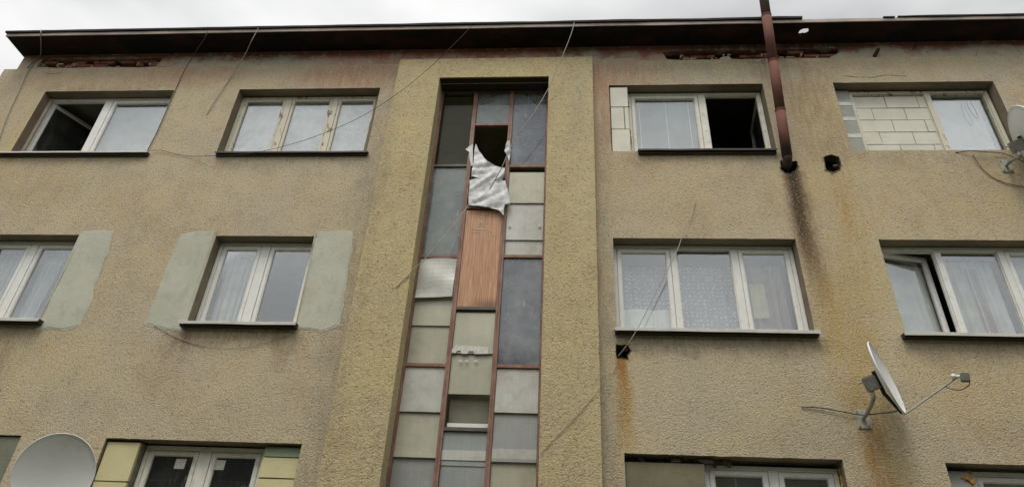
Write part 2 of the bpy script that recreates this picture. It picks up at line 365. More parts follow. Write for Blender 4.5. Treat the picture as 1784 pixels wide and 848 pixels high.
def glass(name, refl=.085, tint=(.96, .98, .97), dust=.05, dcol=(.5, .5, .47), rough=.015, streak=0, wave=.12, fres=.22):
    n = N(name)
    tr = n.new('BsdfTransparent'); n.put(tr.inputs[0], tint)
    gl = n.new('BsdfGlossy'); gl.inputs['Color'].default_value = (.93, .955, .99, 1); gl.inputs['Roughness'].default_value = rough
    n.put(gl.inputs['Normal'], n.bump(n.noise(1.3, 2), wave, .01))
    lw = n.new('LayerWeight'); lw.inputs[0].default_value = .35
    f = n.math('ADD', n.math('MULTIPLY', lw.outputs['Fresnel'], fres), refl, clamp=True)
    m1 = n.new('MixShader'); n.put(m1.inputs[0], f); n.put(m1.inputs[1], tr.outputs[0]); n.put(m1.inputs[2], gl.outputs[0])
    df = n.new('BsdfDiffuse'); n.put(df.inputs[0], dcol)
    d = n.math('MULTIPLY', n.rng(n.noise(2.2, 5, .65), .3, .75, .4, 1.3), dust)
    if streak: d = n.math('ADD', d, n.math('MULTIPLY', n.rng(n.noise(14, 4, .7, stretch=(2.2, 2, .35), seed=4), .58, .72), n.math('MULTIPLY', n.rng(n.noise(2.5, 2, seed=8), .48, .6), streak)), clamp=True)
    m2 = n.new('MixShader'); n.put(m2.inputs[0], d); n.put(m2.inputs[1], m1.outputs[0]); n.put(m2.inputs[2], df.outputs[0])
    n.put(n.out.inputs[0], m2.outputs[0]); return n.m
MAT['glass'] = glass('window_glass')
MAT['glass_dusty'] = glass('dusty_window_glass', .075, dust=.14)
MAT['glass_dark'] = glass('dirty_dark_glass', .02, (.6, .62, .6), .05, streak=.35)
MAT['glass_olive'] = glass('dusty_olive_glass', .004, (.8, .8, .7), .05, (.20, .19, .14), .1, .2, fres=.04)
MAT['glass_stair'] = glass('stair_wired_glass', .05, (.45, .5, .5), .42, (.42, .46, .44), .08, .7)
MAT['glass_blue'] = glass('stair_blue_glass', .05, (.4, .44, .5), .42, (.44, .46, .48), .1, 1.0)
def sheetmat(name, a, b_, rough=.35, streak=.3):
    n = N(name); c = n.mix(n.rng(n.noise(2, 4, .6), .3, .7), a, b_)
    c = n.mix(n.rng(n.noise(13, 4, .7, stretch=(3, 1, .09), seed=2), .42, .72, 0, streak), c, tuple(v*.75 for v in b_))
    c = n.mix(n.rng(n.noise(3.2, 5, .7, seed=6), .45, .7, 0, .5), c, (.30, .26, .19))
    c = n.mix(n.rng(n.noise(12, 5, .7, stretch=(1.5, 1, .4), seed=4), .62, .74, 0, .45), c, tuple(min(1, v*1.5) for v in a))
    return n.principled(c, rough, n.bump(n.noise(3, 3), .3, .012), spec=.5)
MAT['sheet_beige'] = sheetmat('beige_fibre_sheet', (.46, .46, .345), (.40, .40, .30))
MAT['sheet_light'] = sheetmat('pale_fibre_sheet', (.52, .53, .48), (.45, .455, .41))
MAT['sheet_grey'] = sheetmat('grey_fibre_sheet', (.33, .35, .34), (.27, .29, .285))
def woodmat():
    n = N('orange_brown_board')
    g = n.noise(26, 5, .65, stretch=(3.0, 1, .10), dist=.3); c = n.mix(n.rng(g, .32, .68), (.60, .34, .19), (.38, .19, .10))
    c = n.mix(n.rng(n.noise(70, 3, .6, stretch=(2.2, 1, .03), seed=3), .55, .66, 0, .55), c, (.13, .06, .03))
    c = n.mix(n.rng(n.noise(7, 5, .7, seed=5), .6, .7, 0, .4), c, (.46, .33, .20))
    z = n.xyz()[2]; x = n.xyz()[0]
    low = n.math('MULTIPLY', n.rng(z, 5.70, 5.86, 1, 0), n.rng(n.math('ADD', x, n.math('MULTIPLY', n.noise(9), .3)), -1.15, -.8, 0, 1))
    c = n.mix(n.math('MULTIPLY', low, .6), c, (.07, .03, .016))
    return n.principled(c, .5, n.bump(g, .15, .003), spec=.35)
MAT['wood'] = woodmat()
MAT['scrape'] = simple('pale_scraped_paint', (.46, .36, .24), .8, .2, 30)
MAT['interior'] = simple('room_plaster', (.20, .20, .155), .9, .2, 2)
MAT['darkroom'] = simple('near_black_room_plaster', (.03, .028, .024), .95, .2, 2)  # near-black plaster for the room behind the open black bay
MAT['void'] = simple('black_cavity', (.015, .012, .01), .95)
def eave_mat():
    n = N('tarred_eave_boards'); c = n.mix(n.rng(n.noise(1.3, 5, .65, stretch=(1, 2, 1)), .42, .7), (.010, .008, .008), (.045, .018, .014))
    c = n.mix(n.rng(n.noise(4.5, 6, .7, stretch=(.6, 2, 1), seed=4), .62, .72, 0, .45), c, (.10, .085, .07))
    return n.principled(c, .8, n.bump(n.noise(8, 4, stretch=(.3, 3, 1)), .4, .01), spec=.2)
MAT['eave'] = eave_mat()
MAT['fascia'] = simple('weathered_drip_metal', (.36, .30, .26), .5, .35, 3, dirt=(.16, .10, .08), dirtamt=.6, stretch=(.5, 1, 1))
MAT['felt'] = simple('black_roof_felt', (.018, .015, .015), .8, .3, 5)
def brickmat():
    n = N('old_brick'); c = n.mix(n.rng(n.noise(9, 4, .6), .3, .7), (.27, .11, .07), (.17, .075, .055))
    c = n.mix(n.rng(n.noise(20, 4, .7, seed=2), .55, .68, 0, .7), c, (.30, .24, .18))
    return n.principled(c, .95, n.bump(n.noise(40, 4, .7), .8, .01), spec=.1)
MAT['brick'] = brickmat()
MAT['dullbrick'] = simple('sooty_brick', (.10, .06, .045), .95, .3, 20)
MAT['foam'] = simple('yellow_mounting_foam', (.42, .24, .05), .85, .35, 20, bump=.8, bscale=40)
MAT['dish'] = simple('pale_dish_paint', (.72, .73, .71), .45, .05, 2, spec=.35, bump=.02, dirt=(.28, .27, .22), dirtamt=.25)
MAT['galv'] = simple('galvanised_steel', (.32, .32, .30), .5, .2, 14, metal=.3, dirt=(.12, .10, .08), dirtamt=.6)
MAT['plate'] = simple('whitewashed_mount_plate', (.40, .40, .33), .7, .15, 20, dirt=(.2, .18, .13))
MAT['black'] = simple('black_plastic', (.02, .02, .02), .5)
MAT['flue'] = None
def fluemat():
    n = N('rusty_flue_paint'); c = n.mix(n.rng(n.noise(5, 5, .65, stretch=(1, 1, .5)), .35, .65), (.18, .08, .058), (.12, .064, .05))
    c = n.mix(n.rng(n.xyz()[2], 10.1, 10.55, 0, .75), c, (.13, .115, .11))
    c = n.mix(n.rng(n.noise(18, 4, .7, stretch=(1, 1, .4), seed=2), .58, .7, 0, .6), c, (.06, .04, .035))
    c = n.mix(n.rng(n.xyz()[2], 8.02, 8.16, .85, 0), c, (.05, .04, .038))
    return n.principled(c, .85, n.bump(n.noise(26, 4, .7), .6, .006), spec=.12)
MAT['flue'] = fluemat()
MAT['cable_light'] = simple('pale_cable_sheath', (.34, .33, .28), .6, .1)
MAT['cable_dark'] = simple('dark_cable_sheath', (.05, .045, .04), .6, .1)
MAT['cable_brown'] = simple('brown_cable_sheath', (.16, .13, .08), .6, .1)
def clothmat(name, col, transl=.5, dots=None):
    n = N(name); c = n.mix(n.rng(n.noise(4, 3), .3, .7), col, tuple(v*.85 for v in col))
    if dots:
        m = n.new('Mapping'); n.put(m.inputs[0], n.coord()); m.inputs['Scale'].default_value = (1, 0, 1)
        v_ = n.new('TexVoronoi'); n.put(v_.inputs['Vector'], m.outputs[0]); v_.inputs['Scale'].default_value = 17; v_.inputs['Randomness'].default_value = .28; v = v_.outputs['Distance']; c = n.mix(n.rng(v, .18, .34, .9, 0), c, dots)
    d = n.new('BsdfDiffuse'); n.put(d.inputs[0], c); t = n.new('BsdfTranslucent'); n.put(t.inputs[0], c)
    m = n.new('MixShader'); m.inputs[0].default_value = transl; n.put(m.inputs[1], d.outputs[0]); n.put(m.inputs[2], t.outputs[0])
    n.put(n.out.inputs[0], m.outputs[0]); return n.m
MAT['curtain'] = clothmat('white_net_curtain', (.86, .86, .84), .25)
MAT['lace'] = clothmat('dotted_lace_curtain', (.46, .48, .52), .3, (.92, .92, .92))
MAT['rose'] = clothmat('rose_tinted_curtain', (.52, .42, .42), .3)
MAT['blind'] = clothmat('grey_blind', (.40, .41, .39), .2)
MAT['drape_grey'] = clothmat('dark_grey_drape', (.30, .30, .26), .2)
MAT['yellowcloth'] = clothmat('pale_yellow_cloth', (.62, .58, .36), .2)
MAT['paper'] = simple('white_paper_label', (.60, .60, .54), .8, .15, 40)
def plasticmat():
    n = N('crumpled_plastic_film'); d = n.new('BsdfPrincipled'); d.inputs['Base Color'].default_value = (.70, .71, .71, 1); d.inputs['Roughness'].default_value = .5
    d.inputs['Specular IOR Level'].default_value = .3
    n.put(d.inputs['Normal'], n.bump(n.noise(22, 4, .6, stretch=(.5, 1, 2.2), dist=1.5), .35, .012))
    t = n.new('BsdfTransparent'); t.inputs[0].default_value = (.9, .9, .9, 1)
    m = n.new('MixShader'); n.put(m.inputs[0], n.rng(n.noise(9, 4, .65, seed=2), .35, .65, .66, .98)); n.put(m.inputs[1], t.outputs[0]); n.put(m.inputs[2], d.outputs[0])
    n.put(n.out.inputs[0], m.outputs[0]); return n.m
MAT['plastic'] = plasticmat()
def groundmat():
    n = N('yard_ground'); c = n.mix(n.rng(n.noise(.4, 6, .6), .45, .6), (.07, .08, .04), (.12, .11, .095))
    return n.principled(c, .95, n.bump(n.noise(9, 4), .4, .03))
MAT['ground'] = groundmat()

# ------------------------------------------------------------------ ground
g = MB().add([(-300, -300, 0), (300, -300, 0), (300, 300, 0), (-300, 300, 0)], [(0, 1, 2, 3)]).build('ground', MAT['ground'])
tag(g, kind='structure')

# ------------------------------------------------------------------ the building
B = empty('apartment_building')
tag(B, 'run-down three-storey block with beige roughcast wall, tall stair window and broken dark eave', 'building')
RA, RB_, RC = (8.12, 9.44), (5.32, 6.64), (2.52, 3.84)
XL, XR = -9.42, 9.6
OPEN = {  # opening on the wall face
    'a1': (-8.45, -6.26, *RA), 'a2': (-5.18, -2.90, *RA), 'a3': (.655, 2.945, *RA), 'a4': (3.965, 6.24, *RA), 'a5': (7.1, 9.3, *RA),
    'b1': (-8.12, -6.715, *RB_), 'b2': (-4.745, -3.34, *RB_), 'b3': (.625, 2.94, *RB_), 'b4': (3.965, 6.26, *RB_), 'b5': (7.1, 9.3, *RB_),
    'c1': (-8.45, -6.275, *RC), 'c2': (-5.24, -2.93, *RC), 'c3': (.655, 2.94, *RC), 'c4': (3.98, 6.26, *RC), 'c5': (7.1, 9.3, *RC)}
REV = .27
def hole_poly(pxs, Y=0., seed=1, amp=.022):
    return wob(wob([(at(*p, Y).x, at(*p, Y).z) for p in pxs], .04, amp, seed), .014, .012, seed+3)
VOIDS = [hole_poly([(1359, 281), (1387, 281), (1389, 291), (1383, 302), (1368, 303), (1361, 296)], seed=3),
         hole_poly([(1434, 274), (1447, 271), (1461, 273), (1466, 284), (1463, 296), (1450, 300), (1439, 297), (1437, 286)], seed=5),
         hole_poly([(1073, 599), (1083, 602), (1093, 600), (1098, 610), (1093, 617), (1094, 623), (1083, 622), (1074, 624)], seed=9)]
holes = []; depths = []
for k, (x0, x1, z0, z1) in OPEN.items():
    holes.append(wob(rect(x0, x1, z0, z1), .09, .006 if k != 'c3' else .008, hash(k[0])*0+ord(k[1]))); depths.append(REV)
holes.append(rect(-1.955, -.265, .9, 9.5)); depths.append(.1)
outer = [(XL, 0), (XR, 0), (XR, 9.975), (-9.20, 9.975), (XL, 9.975)]
mb = MB(); sheet(mb, outer, holes+VOIDS, 0, [None]*len(holes)+[None]*3)
mb.add([(XL, 0, 0), (XL, 0, 9.975), (XL, 9, 9.975), (XL, 9, 0)], [(0, 1, 2, 3)])
mb.add([(XL, 9, 0), (XL, 9, 9.975), (XR, 9, 9.975), (XR, 9, 0)], [(0, 1, 2, 3)])
mb.add([(XR, 0, 0), (XR, 0, 9.975), (XR, 9, 9.975), (XR, 9, 0)], [(0, 1, 2, 3)])
mb.add([(XL, 0, 9.975), (XR, 0, 9.975), (XR, .04, 9.975), (XL, 9, 9.975), (-9.2, 9, 9.975), (-9.2, .04, 9.975)], [(0, 1, 2, 5), (0, 5, 4, 3)])
mb.build('wall', MAT['wall'], B)
for h in holes[:-1]:
    mb = MB(); k = len(h); mb.add([(p[0], .0005, p[1]) for p in h]+[(p[0], REV, p[1]) for p in h], [(i, (i+1) % k, k+(i+1) % k, k+i) for i in range(k)])
    mb.build('window_reveal', MAT['reveal'], B)

# holes knocked through the render, with bits of broken brick inside
for vi, h in enumerate(VOIDS):
    xs = [p[0] for p in h]; zs = [p[1] for p in h]; m_ = MB()
    m_.add([(min(xs)-.05, .16, min(zs)-.05), (max(xs)+.05, .16, min(zs)-.05), (max(xs)+.05, .16, max(zs)+.05), (min(xs)-.05, .16, max(zs)+.05)], [(0, 1, 2, 3)])
    m_.build('hole_cavity', MAT['void'], B)
    kk = len(h); MB().add([(p[0], 0, p[1]) for p in h]+[(p[0], .16, p[1]) for p in h], [(i, (i+1) % kk, kk+(i+1) % kk, kk+i) for i in range(kk)]).build('hole_side', MAT['mortar'], B)
    rnd = random.Random(vi+2)
    for k in range(3):
        m_ = MB(); cx = max(xs)-.01-rnd.random()*.05 if k < 3 else min(xs)+rnd.random()*.1; cz = min(zs)+rnd.random()*(max(zs)-min(zs)); s_ = .015+rnd.random()*.02
        m_.box(-s_, s_, -.03, .03, -s_*.8, s_*.8, Matrix.Translation((cx, .05+rnd.random()*.05, cz))@Matrix.Rotation(rnd.random(), 4, 'Y')@Matrix.Rotation(rnd.random(), 4, 'Z'))
        m_.build('broken_brick', MAT['dullbrick'], B, bevel=.004)
    # torn rim of render
    m_ = MB(); k = len(h); cx = sum(xs)/k; cz = sum(zs)/k
    ringo = []
    for i, p in enumerate(h):
        d = Vector((p[0]-cx, p[1]-cz)); f = 1.04+.30*rnd.random()**2; ringo.append((cx+d.x*f, cz+d.y*f))
    vs = [(p[0], -.004-.010*rnd.random(), p[1]) for p in h]+[(p[0], .002, p[1]) for p in ringo]+[(p[0], .02, p[1]) for p in h]
    m_.add(vs, [(i, (i+1) % k, k+(i+1) % k, k+i) for i in range(k)]+[(i, (i+1) % k, 2*k+(i+1) % k, 2*k+i) for i in range(k)])
    m_.build('torn_render_rim', MAT['reveal'], B)

# stair surround standing proud of the wall
PY = -.12
mb = MB()
outp = [(-2.63, 0), (.405, 0), (.405, 9.945), (-2.63, 9.945)]
inn = wob(rect(-1.95, -.262, .9, 9.525), .12, .004, 4)
sheet(mb, wob(outp, .15, .004, 6), [inn], PY, [.30], rim=.0)
mb.build('stair_surround', MAT['pilaster'], B)
mb = MB(); k = len(inn)
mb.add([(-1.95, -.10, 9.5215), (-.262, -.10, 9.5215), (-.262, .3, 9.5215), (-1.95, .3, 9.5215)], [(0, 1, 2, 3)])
mb.build('recess_soffit', simple('near_black_soffit', (.035, .03, .025), .9), B)  # near-black sheet under the head of the stair recess

# plaster band under the eave, with two places where it has fallen off the bricks
def band_poly(pxs, seed): return wob([(at(*p, .015).x, at(*p, .015).z) for p in pxs], .04, .014, seed)
LOSS = [band_poly([(64, 117), (75, 103), (100, 103.5), (140, 103), (190, 103), (240, 101.5), (282, 100.5), (280, 107), (272, 116), (235, 118), (180, 117), (120, 119), (90, 118)], 2),
        band_poly([(1153, 91), (1180, 89), (1260, 88), (1330, 87), (1400, 86), (1460, 84), (1462, 92), (1445, 101), (1400, 103), (1340, 104.5), (1300, 106), (1277, 105), (1268, 98), (1255, 101), (1252, 106), (1200, 106), (1162, 104)], 8)]
mb = MB()
sheet(mb, wob([(-9.215, 9.976), (9.6, 9.976), (9.6, 10.33), (-9.215, 10.33)], .2, .003, 3), LOSS, .014, [.12, .12])
mb.add([(-9.215, .014, 9.976), (-9.215, .014, 10.33), (-9.215, 9, 10.33), (-9.215, 9, 9.976)], [(0, 1, 2, 3)])
mb.build('plaster_band', MAT['frieze'], B)
for li, h in enumerate(LOSS):
    x0 = min(p[0] for p in h)-.1; x1 = max(p[0] for p in h)+.1; rnd = random.Random(31+li)
    mo = MB(); mo.box(x0, x1, .118, .2, 9.95, 10.33)
    ew = mo.build('exposed_brickwork', MAT['void'], B)
    br = MB(); z = 9.968; row = 0
    while z < 10.26:
        x = x0-rnd.random()*.2
        while x < x1:
            ln = rnd.choice((.25, .25, .12)); dep = rnd.choice((.10, .095, .03, .035, .11, .025)) if row else rnd.choice((.02, .03, .09))
            if rnd.random() < .68:
                br.box(x, x+ln-.012, dep, .119, z, z+.062, Matrix.Translation((x, dep, z))@Matrix.Rotation(rnd.uniform(-.03, .03), 4, 'Y')@Matrix.Translation((-x, -dep, -z)))
            x += ln
        z += .075; row += 1
    br.build('brick_course', MAT['brick'], ew, bevel=.006)
    lm = simple('pale_mortar', (.50, .44, .34), .95, .2)
    for k in range(int((x1-x0)/.2)):
        mr_ = MB()
        x = x0+.1+rnd.random()*(x1-x0-.2); z = rnd.choice((10.035, 10.11))
        mr_.box(x, x+.012+.10*rnd.random(), .03, .119, z, z+.012+rnd.random()*.01)
        mr_.box(x, x+.012, .025, .119, z-.05, z+.004)
        mr_.build('loose_mortar', lm, ew)

# eave: thin tarred soffit with a hole rotted through, drip metal, felt edge
EZ = 10.322
hp = [(1394, 63), (1391, 58), (1394, 53), (1400, 50.5), (1408, 50), (1409, 55), (1405, 57.5), (1401, 58.5), (1398, 62)]
HX = [(atz(*p, EZ).x, atz(*p, EZ).y) for p in hp]
def hslab(mb, outer, holes, z0, z1):
    for z in (z0, z1):
        t = MB(); sheet(t, outer, holes, 0)
        mb.add([(v[0], v[2], z) for v in t.v], t.f)
    for poly in [outer]+holes:
        k = len(poly); mb.add([(p[0], p[1], z0) for p in poly]+[(p[0], p[1], z1) for p in poly], [(i, (i+1) % k, k+(i+1) % k, k+i) for i in range(k)])
mb = MB(); hslab(mb, [(-9.27, -.385), (9.7, -.385), (9.7, .05), (-9.27, .05)], [HX], EZ, EZ+.012)
mb.build('eave_soffit', MAT['eave'], B)
# bent flap of sheet left hanging in the hole
c0 = atz(1401, 57.5, EZ)
mb = MB(); p = [c0+Vector(v) for v in ((-.03, -.01, 0), (.035, .03, .0), (.05, .05, .03), (.0, .07, .06), (-.03, .04, .03))]
p2 = [q+Vector((0, .004, .004)) for q in p]; mb.add(p+p2, [(0, 1, 2, 3, 4), (5, 6, 7, 8, 9)]+[(i, (i+1) % 5, 5+(i+1) % 5, 5+i) for i in range(5)])
mb.build('bent_flap', MAT['felt'], B)
def strip(mb, x0, x1, y0, y1, zlo, zhi, amp, seed, step=.12):
    n_ = max(2, int((x1-x0)/step)); vs = []
    for i in range(n_+1):
        x = x0+(x1-x0)*i/n_; a = noise.noise(Vector((x*1.1, seed, 0)))*amp+noise.noise(Vector((x*4.3, seed, 3)))*amp*.4; b = noise.noise(Vector((x*1.7, seed, 7)))*amp+noise.noise(Vector((x*6, seed, 9)))*amp*.3
        dy = noise.noise(Vector((x*.8, seed, 11)))*amp*.8
        vs += [(x, y0+dy, zlo+a), (x, y0+dy, zhi+b), (x, y1, zhi+b), (x, y1, zlo+a)]
    fs = [(i*4+k, i*4+(k+1) % 4, (i+1)*4+(k+1) % 4, (i+1)*4+k) for i in range(n_) for k in range(4)]+[(0, 1, 2, 3), (n_*4, n_*4+1, n_*4+2, n_*4+3)]
    mb.add(vs, fs)
mb = MB(); strip(mb, -9.28, 9.7, -.402, -.387, 10.322, 10.385, .006, 1)
mb.build('drip_edge', MAT['fascia'], B)
xg0 = at(1400, 36, -.41).x; xg1 = at(1395, 34, -.41).x
for a_ in ((-9.30, at(1398, 34, -.41).x, -.43, -.12, 10.388, 10.425, .010, 2), (at(1540, 34, -.41).x, at(1560, 34, -.41).x, -.425, -.36, 10.380, 10.40, .008, 5),
           (at(1566, 34, -.41).x, 9.7, -.42, -.12, 10.384, 10.412, .008, 6)):
    mb = MB(); strip(mb, *a_); mb.build('felt_edge', MAT['felt'], B)
mb = MB()   # crumpled white scrap of flashing on the broken edge
c0 = at(1403, 37, -.39); vs = []
pts = [(-.05, 0, -.01), (.0, 0, .02), (.03, 0, .045), (.05, 0, .0), (.09, 0, .01), (.06, 0, -.025), (.0, 0, -.03)]
mb.add([c0+Vector(q) for q in pts]+[c0+Vector(q)+Vector((0, .02, 0)) for q in pts], [tuple(range(7)), tuple(range(7, 14))]+[(i, (i+1) % 7, 7+(i+1) % 7, 7+i) for i in range(7)])
mb.build('flashing_scrap', simple('bright_flashing', (.75, .75, .75), .4, .1), B)
mb = MB()
mb.add([(-9.27, -.14, 10.385), (9.7, -.14, 10.385), (9.7, 4.5, 11.0), (-9.27, 4.5, 11.0), (9.7, 9.3, 10.385), (-9.27, 9.3, 10.385),
        (-9.27, .02, 10.33), (9.7, .02, 10.33), (9.7, 9, 10.33), (-9.27, 9, 10.33)],
       [(0, 1, 2, 3), (3, 2, 4, 5), (6, 7, 8, 9), (0, 3, 5, 9, 6), (1, 2, 4, 8, 7), (0, 1, 7, 6), (5, 4, 8, 9)])
mb.build('roof', MAT['felt'], B)
# little bracket stub sticking out of the band
a = at(1523, 99, 0.0); b = at(1531, 85, -.06)
MB().box(-.022, .022, -.02, .02, 0, (b-a).length, Matrix.Translation(a)@(b-a).to_track_quat('Z', 'Y').to_matrix().to_4x4()).build('iron_stub', simple('rusty_iron', (.05, .03, .02), .9), B, bevel=.004)

# rooms behind the windows
mb = MB()
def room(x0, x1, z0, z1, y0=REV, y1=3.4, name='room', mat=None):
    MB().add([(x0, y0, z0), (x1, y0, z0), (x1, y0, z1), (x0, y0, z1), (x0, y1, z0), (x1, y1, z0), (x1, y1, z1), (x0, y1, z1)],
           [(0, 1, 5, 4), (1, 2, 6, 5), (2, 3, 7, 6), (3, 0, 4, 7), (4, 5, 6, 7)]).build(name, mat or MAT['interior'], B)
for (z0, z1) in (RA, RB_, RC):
    for (x0, x1) in ((-9.0, -5.75), (-5.6, -2.75), (.45, 3.4), (3.5, 6.7), (6.8, 9.5)): room(x0, x1, z0-.9, z1+.12, mat=MAT['darkroom'] if (x0 == .45 and z0 == RA[0]) else None)
room(-2.5, .35, .2, 9.75, .32, 1.9, 'stairwell', simple('olive_stair_paint', (.50, .48, .34), .8, .2, 2))

# ------------------------------------------------------------------ unseen block added across the yard to shade the lower floors and darken their panes
OB = empty('added_yard_block', (0, -16.5, 0)); tag(OB, 'unseen long grey block with rows of dark windows, added to shade the lower floors', 'building')
om = simple('grey_yard_facade', (.14, .13, .11), .9, .15, .6); MB().box(-38, 36, -10, 0, 0, 12.4).build('wall', om, OB)
MB().add([(-38.5, .4, 12.4), (36.5, .4, 12.4), (36.5, -5, 13.4), (-38.5, -5, 13.4), (36.5, -10.5, 12.4), (-38.5, -10.5, 12.4)], [(0, 1, 2, 3), (3, 2, 4, 5), (0, 3, 5), (1, 4, 2), (0, 5, 4, 1)]).build('roof', simple('dark_roof_tiles', (.10, .06, .05), .8, .2, 3), OB)
wm = MB().ring(-.7, .7, 0, 1.4, [(0, .0), (.07, 0), (.07, .06), (0, .06)]).build('window', MAT['upvc'], OB); wm.data.transform(Matrix.Scale(-1, 4, (0, 1, 0))); pm_ = MB().box(-.66, .66, .012, .03, .04, 1.36).build('pane', simple('dark_far_pane', (.03, .035, .04), .1, spec=.6), wm)
wm.location = (-29.5, .02, 1.4); first = True
for zz in (1.4, 4.4, 7.4, 10.2):
    for k in range(20):
        if first: first = False; continue
        a_ = wm.copy(); C.objects.link(a_); a_.location = (-29.5+k*3, .02, zz); b_ = pm_.copy(); C.objects.link(b_); b_.parent = a_

# ------------------------------------------------------------------ windows
FP = [(0, 0), (.040, 0), (.046, .006), (.046, .022), (.058, .024), (.058, .07), (0, .07)]        # frame profile (inset, y)
SP = [(0, 0), (.006, -.004), (.046, -.004), (.060, .010), (.060, .05), (0, .05)]               # sash profile
OP = [(0, 0), (.05, 0), (.05, .02), (.062, .022), (.062, .08), (0, .08)]
OSP = [(0, 0), (.035, 0), (.045, .010), (.045, .04), (0, .04)]
FY = .155
def window(x0, x1, z0, z1, mulls, bays, mat='upvc', Y=FY, old=False, label=None, glass='glass'):
    """mulls: (xa, xb) uprights; bays: 'sash' | 'fixed' | 'none' | ('open', side, angle)"""
    fp = OP if old else FP; spf = OSP if old else SP
    m_ = MB().ring(0, x1-x0, 0, z1-z0, fp)
    for a, b in mulls:
        m_.box(a-x0, b-x0, .001, .068, .04, z1-z0-.04)
        m_.box(a-x0-.012, b-x0+.012, .024, .068, .042, z1-z0-.042)
    wn = m_.build('window', MAT[mat], B, bevel=.002, loc=(x0, Y, z0))
    if label: wn['label'] = label
    xs = [x0+.045]+[v for p in mulls for v in p]+[x1-.045]
    for i, bay in enumerate(bays):
        a, b = xs[2*i]-x0, xs[2*i+1]-x0; h = z1-z0; lo, hi = .045, h-.045
        g_ = glass[i] if isinstance(glass, (tuple, list)) else glass
        if bay == 'none': continue
        if bay == 'fixed':
            MB().box(a-.005, b+.005, .036, .042, lo-.005, hi+.005).build('pane', MAT[g_], wn)
        elif bay == 'sash':
            MB().ring(0, b-a-.012, 0, hi-lo-.012, spf).build('sash', MAT[mat], wn, bevel=.0015, loc=(a+.006, .006, lo+.006))
            MB().box(a+.055, b-.055, .030, .036, lo+.055, hi-.055).build('pane', MAT[g_], wn)
        else:
            _, side, ang = bay
            wd = b-a-.012
            s_ = MB().ring(0, wd, 0, hi-lo-.012, [(p, y) for p, y in spf]) if side == 'L' else MB().ring(-wd, 0, 0, hi-lo-.012, spf)
            xo = a+.006 if side == 'L' else b-.006
            sh_ = s_.build('sash', MAT[mat], wn, bevel=.0015, loc=(xo, .04, lo+.006)); sh_.rotation_euler = (0, 0, ang)
            pm = MB().box(.05, wd-.05, .02, .026, .05, hi-lo-.062) if side == 'L' else MB().box(-wd+.05, -.05, .02, .026, .05, hi-lo-.062)
            po = pm.build('pane', MAT[g_], wn, loc=(xo, .04, lo+.006)); po.rotation_euler = (0, 0, ang)
    return wn
def sill(wn, x0, x1, z, y0=-.075, mat='sill_white', lip=.045, y1=.15):
    """folded sheet-metal sill with a turned-down front lip and a slight fall"""
    ox, oy, oz = wn.location
    n_ = 14; m_ = MB()
    top = []
    prof = [(y1, z+.018), (y0, z-.004), (y0-.003, z-.007), (y0-.003, z-lip), (y0+.003, z-lip), (y0+.003, z-.011), (y1, z+.010)]
    vs = []
    for i in range(n_+1):
        x = x0+(x1-x0)*i/n_; wv = noise.noise(Vector((x*2.2, z, 0)))*.005
        vs += [(x-ox, y-oy, zz-oz+wv*(1 if y < 0 else 0)) for y, zz in prof]
    P = len(prof)
    fs = [(i*P+k, i*P+(k+1) % P, (i+1)*P+(k+1) % P, (i+1)*P+k) for i in range(n_) for k in range(P)]+[tuple(range(P)), tuple(n_*P+k for k in range(P))]
    m_.add(vs, fs).build('sill', MAT[mat], wn)
    MB().box(x0+.008-ox, x1-.008-ox, y0+.03-oy, .05-oy, z-.058-oz, z-.0125-oz).build('sill_shade_strip', MAT['sill_shade'], wn)  # dark strip added as the shadow line below the sill lip

def blocks(wn, x0, x1, z0, z1, bw, bh, y0, mat, name='block_infill', joint=.010, seed=0, stag=True, y1=.2, rough=.009, loosemat=None):
    ox, oy, oz = wn.location; rnd = random.Random(seed)
    back = MB().box(x0-ox, x1-ox, y0+.03-oy, y1-oy, z0-oz, z1-oz).build(name, MAT['joint'], wn)
    m_ = MB(); z = z0; r_ = 0
    rows = bh if isinstance(bh, (list, tuple)) else [bh]*40
    mats = []
    for hgt in rows:
        if z >= z1-.02: break
        zt = min(z+hgt, z1); x = x0-(bw*.5 if (stag and r_ % 2) else 0)
        while x < x1-.01:
            a = max(x, x0); b = min(x+bw, x1)
            if b-a > .02:
                dy = rnd.uniform(-rough, rough); ry = rnd.uniform(-.006, .006)
                cx, cz = (a+b)/2, (z+zt)/2
                M = Matrix.Translation((cx-ox, 0, cz-oz))@Matrix.Rotation(ry, 4, 'Y')
                m_.box(-(b-a)/2+joint/2, (b-a)/2-joint/2, y0+dy-oy, y0+.05-oy, -(zt-z)/2+joint/2, (zt-z)/2-joint/2, M)
            x += bw
        z = zt; r_ += 1
    ob = m_.build(name, MAT[mat], wn, bevel=.003)
    # fold backing into the same sub-part (joints are the pattern inside it)
    me = ob.data; me.materials.append(MAT['joint'])
    bm = bmesh.new(); bm.from_mesh(me); n0 = len(bm.faces); bm.from_mesh(back.data); bm.faces.ensure_lookup_table()
    for f in bm.faces[n0:]: f.material_index = 1
    bm.to_mesh(me); bm.free(); bd = back.data; bpy.data.objects.remove(back); bpy.data.meshes.remove(bd)
    return ob
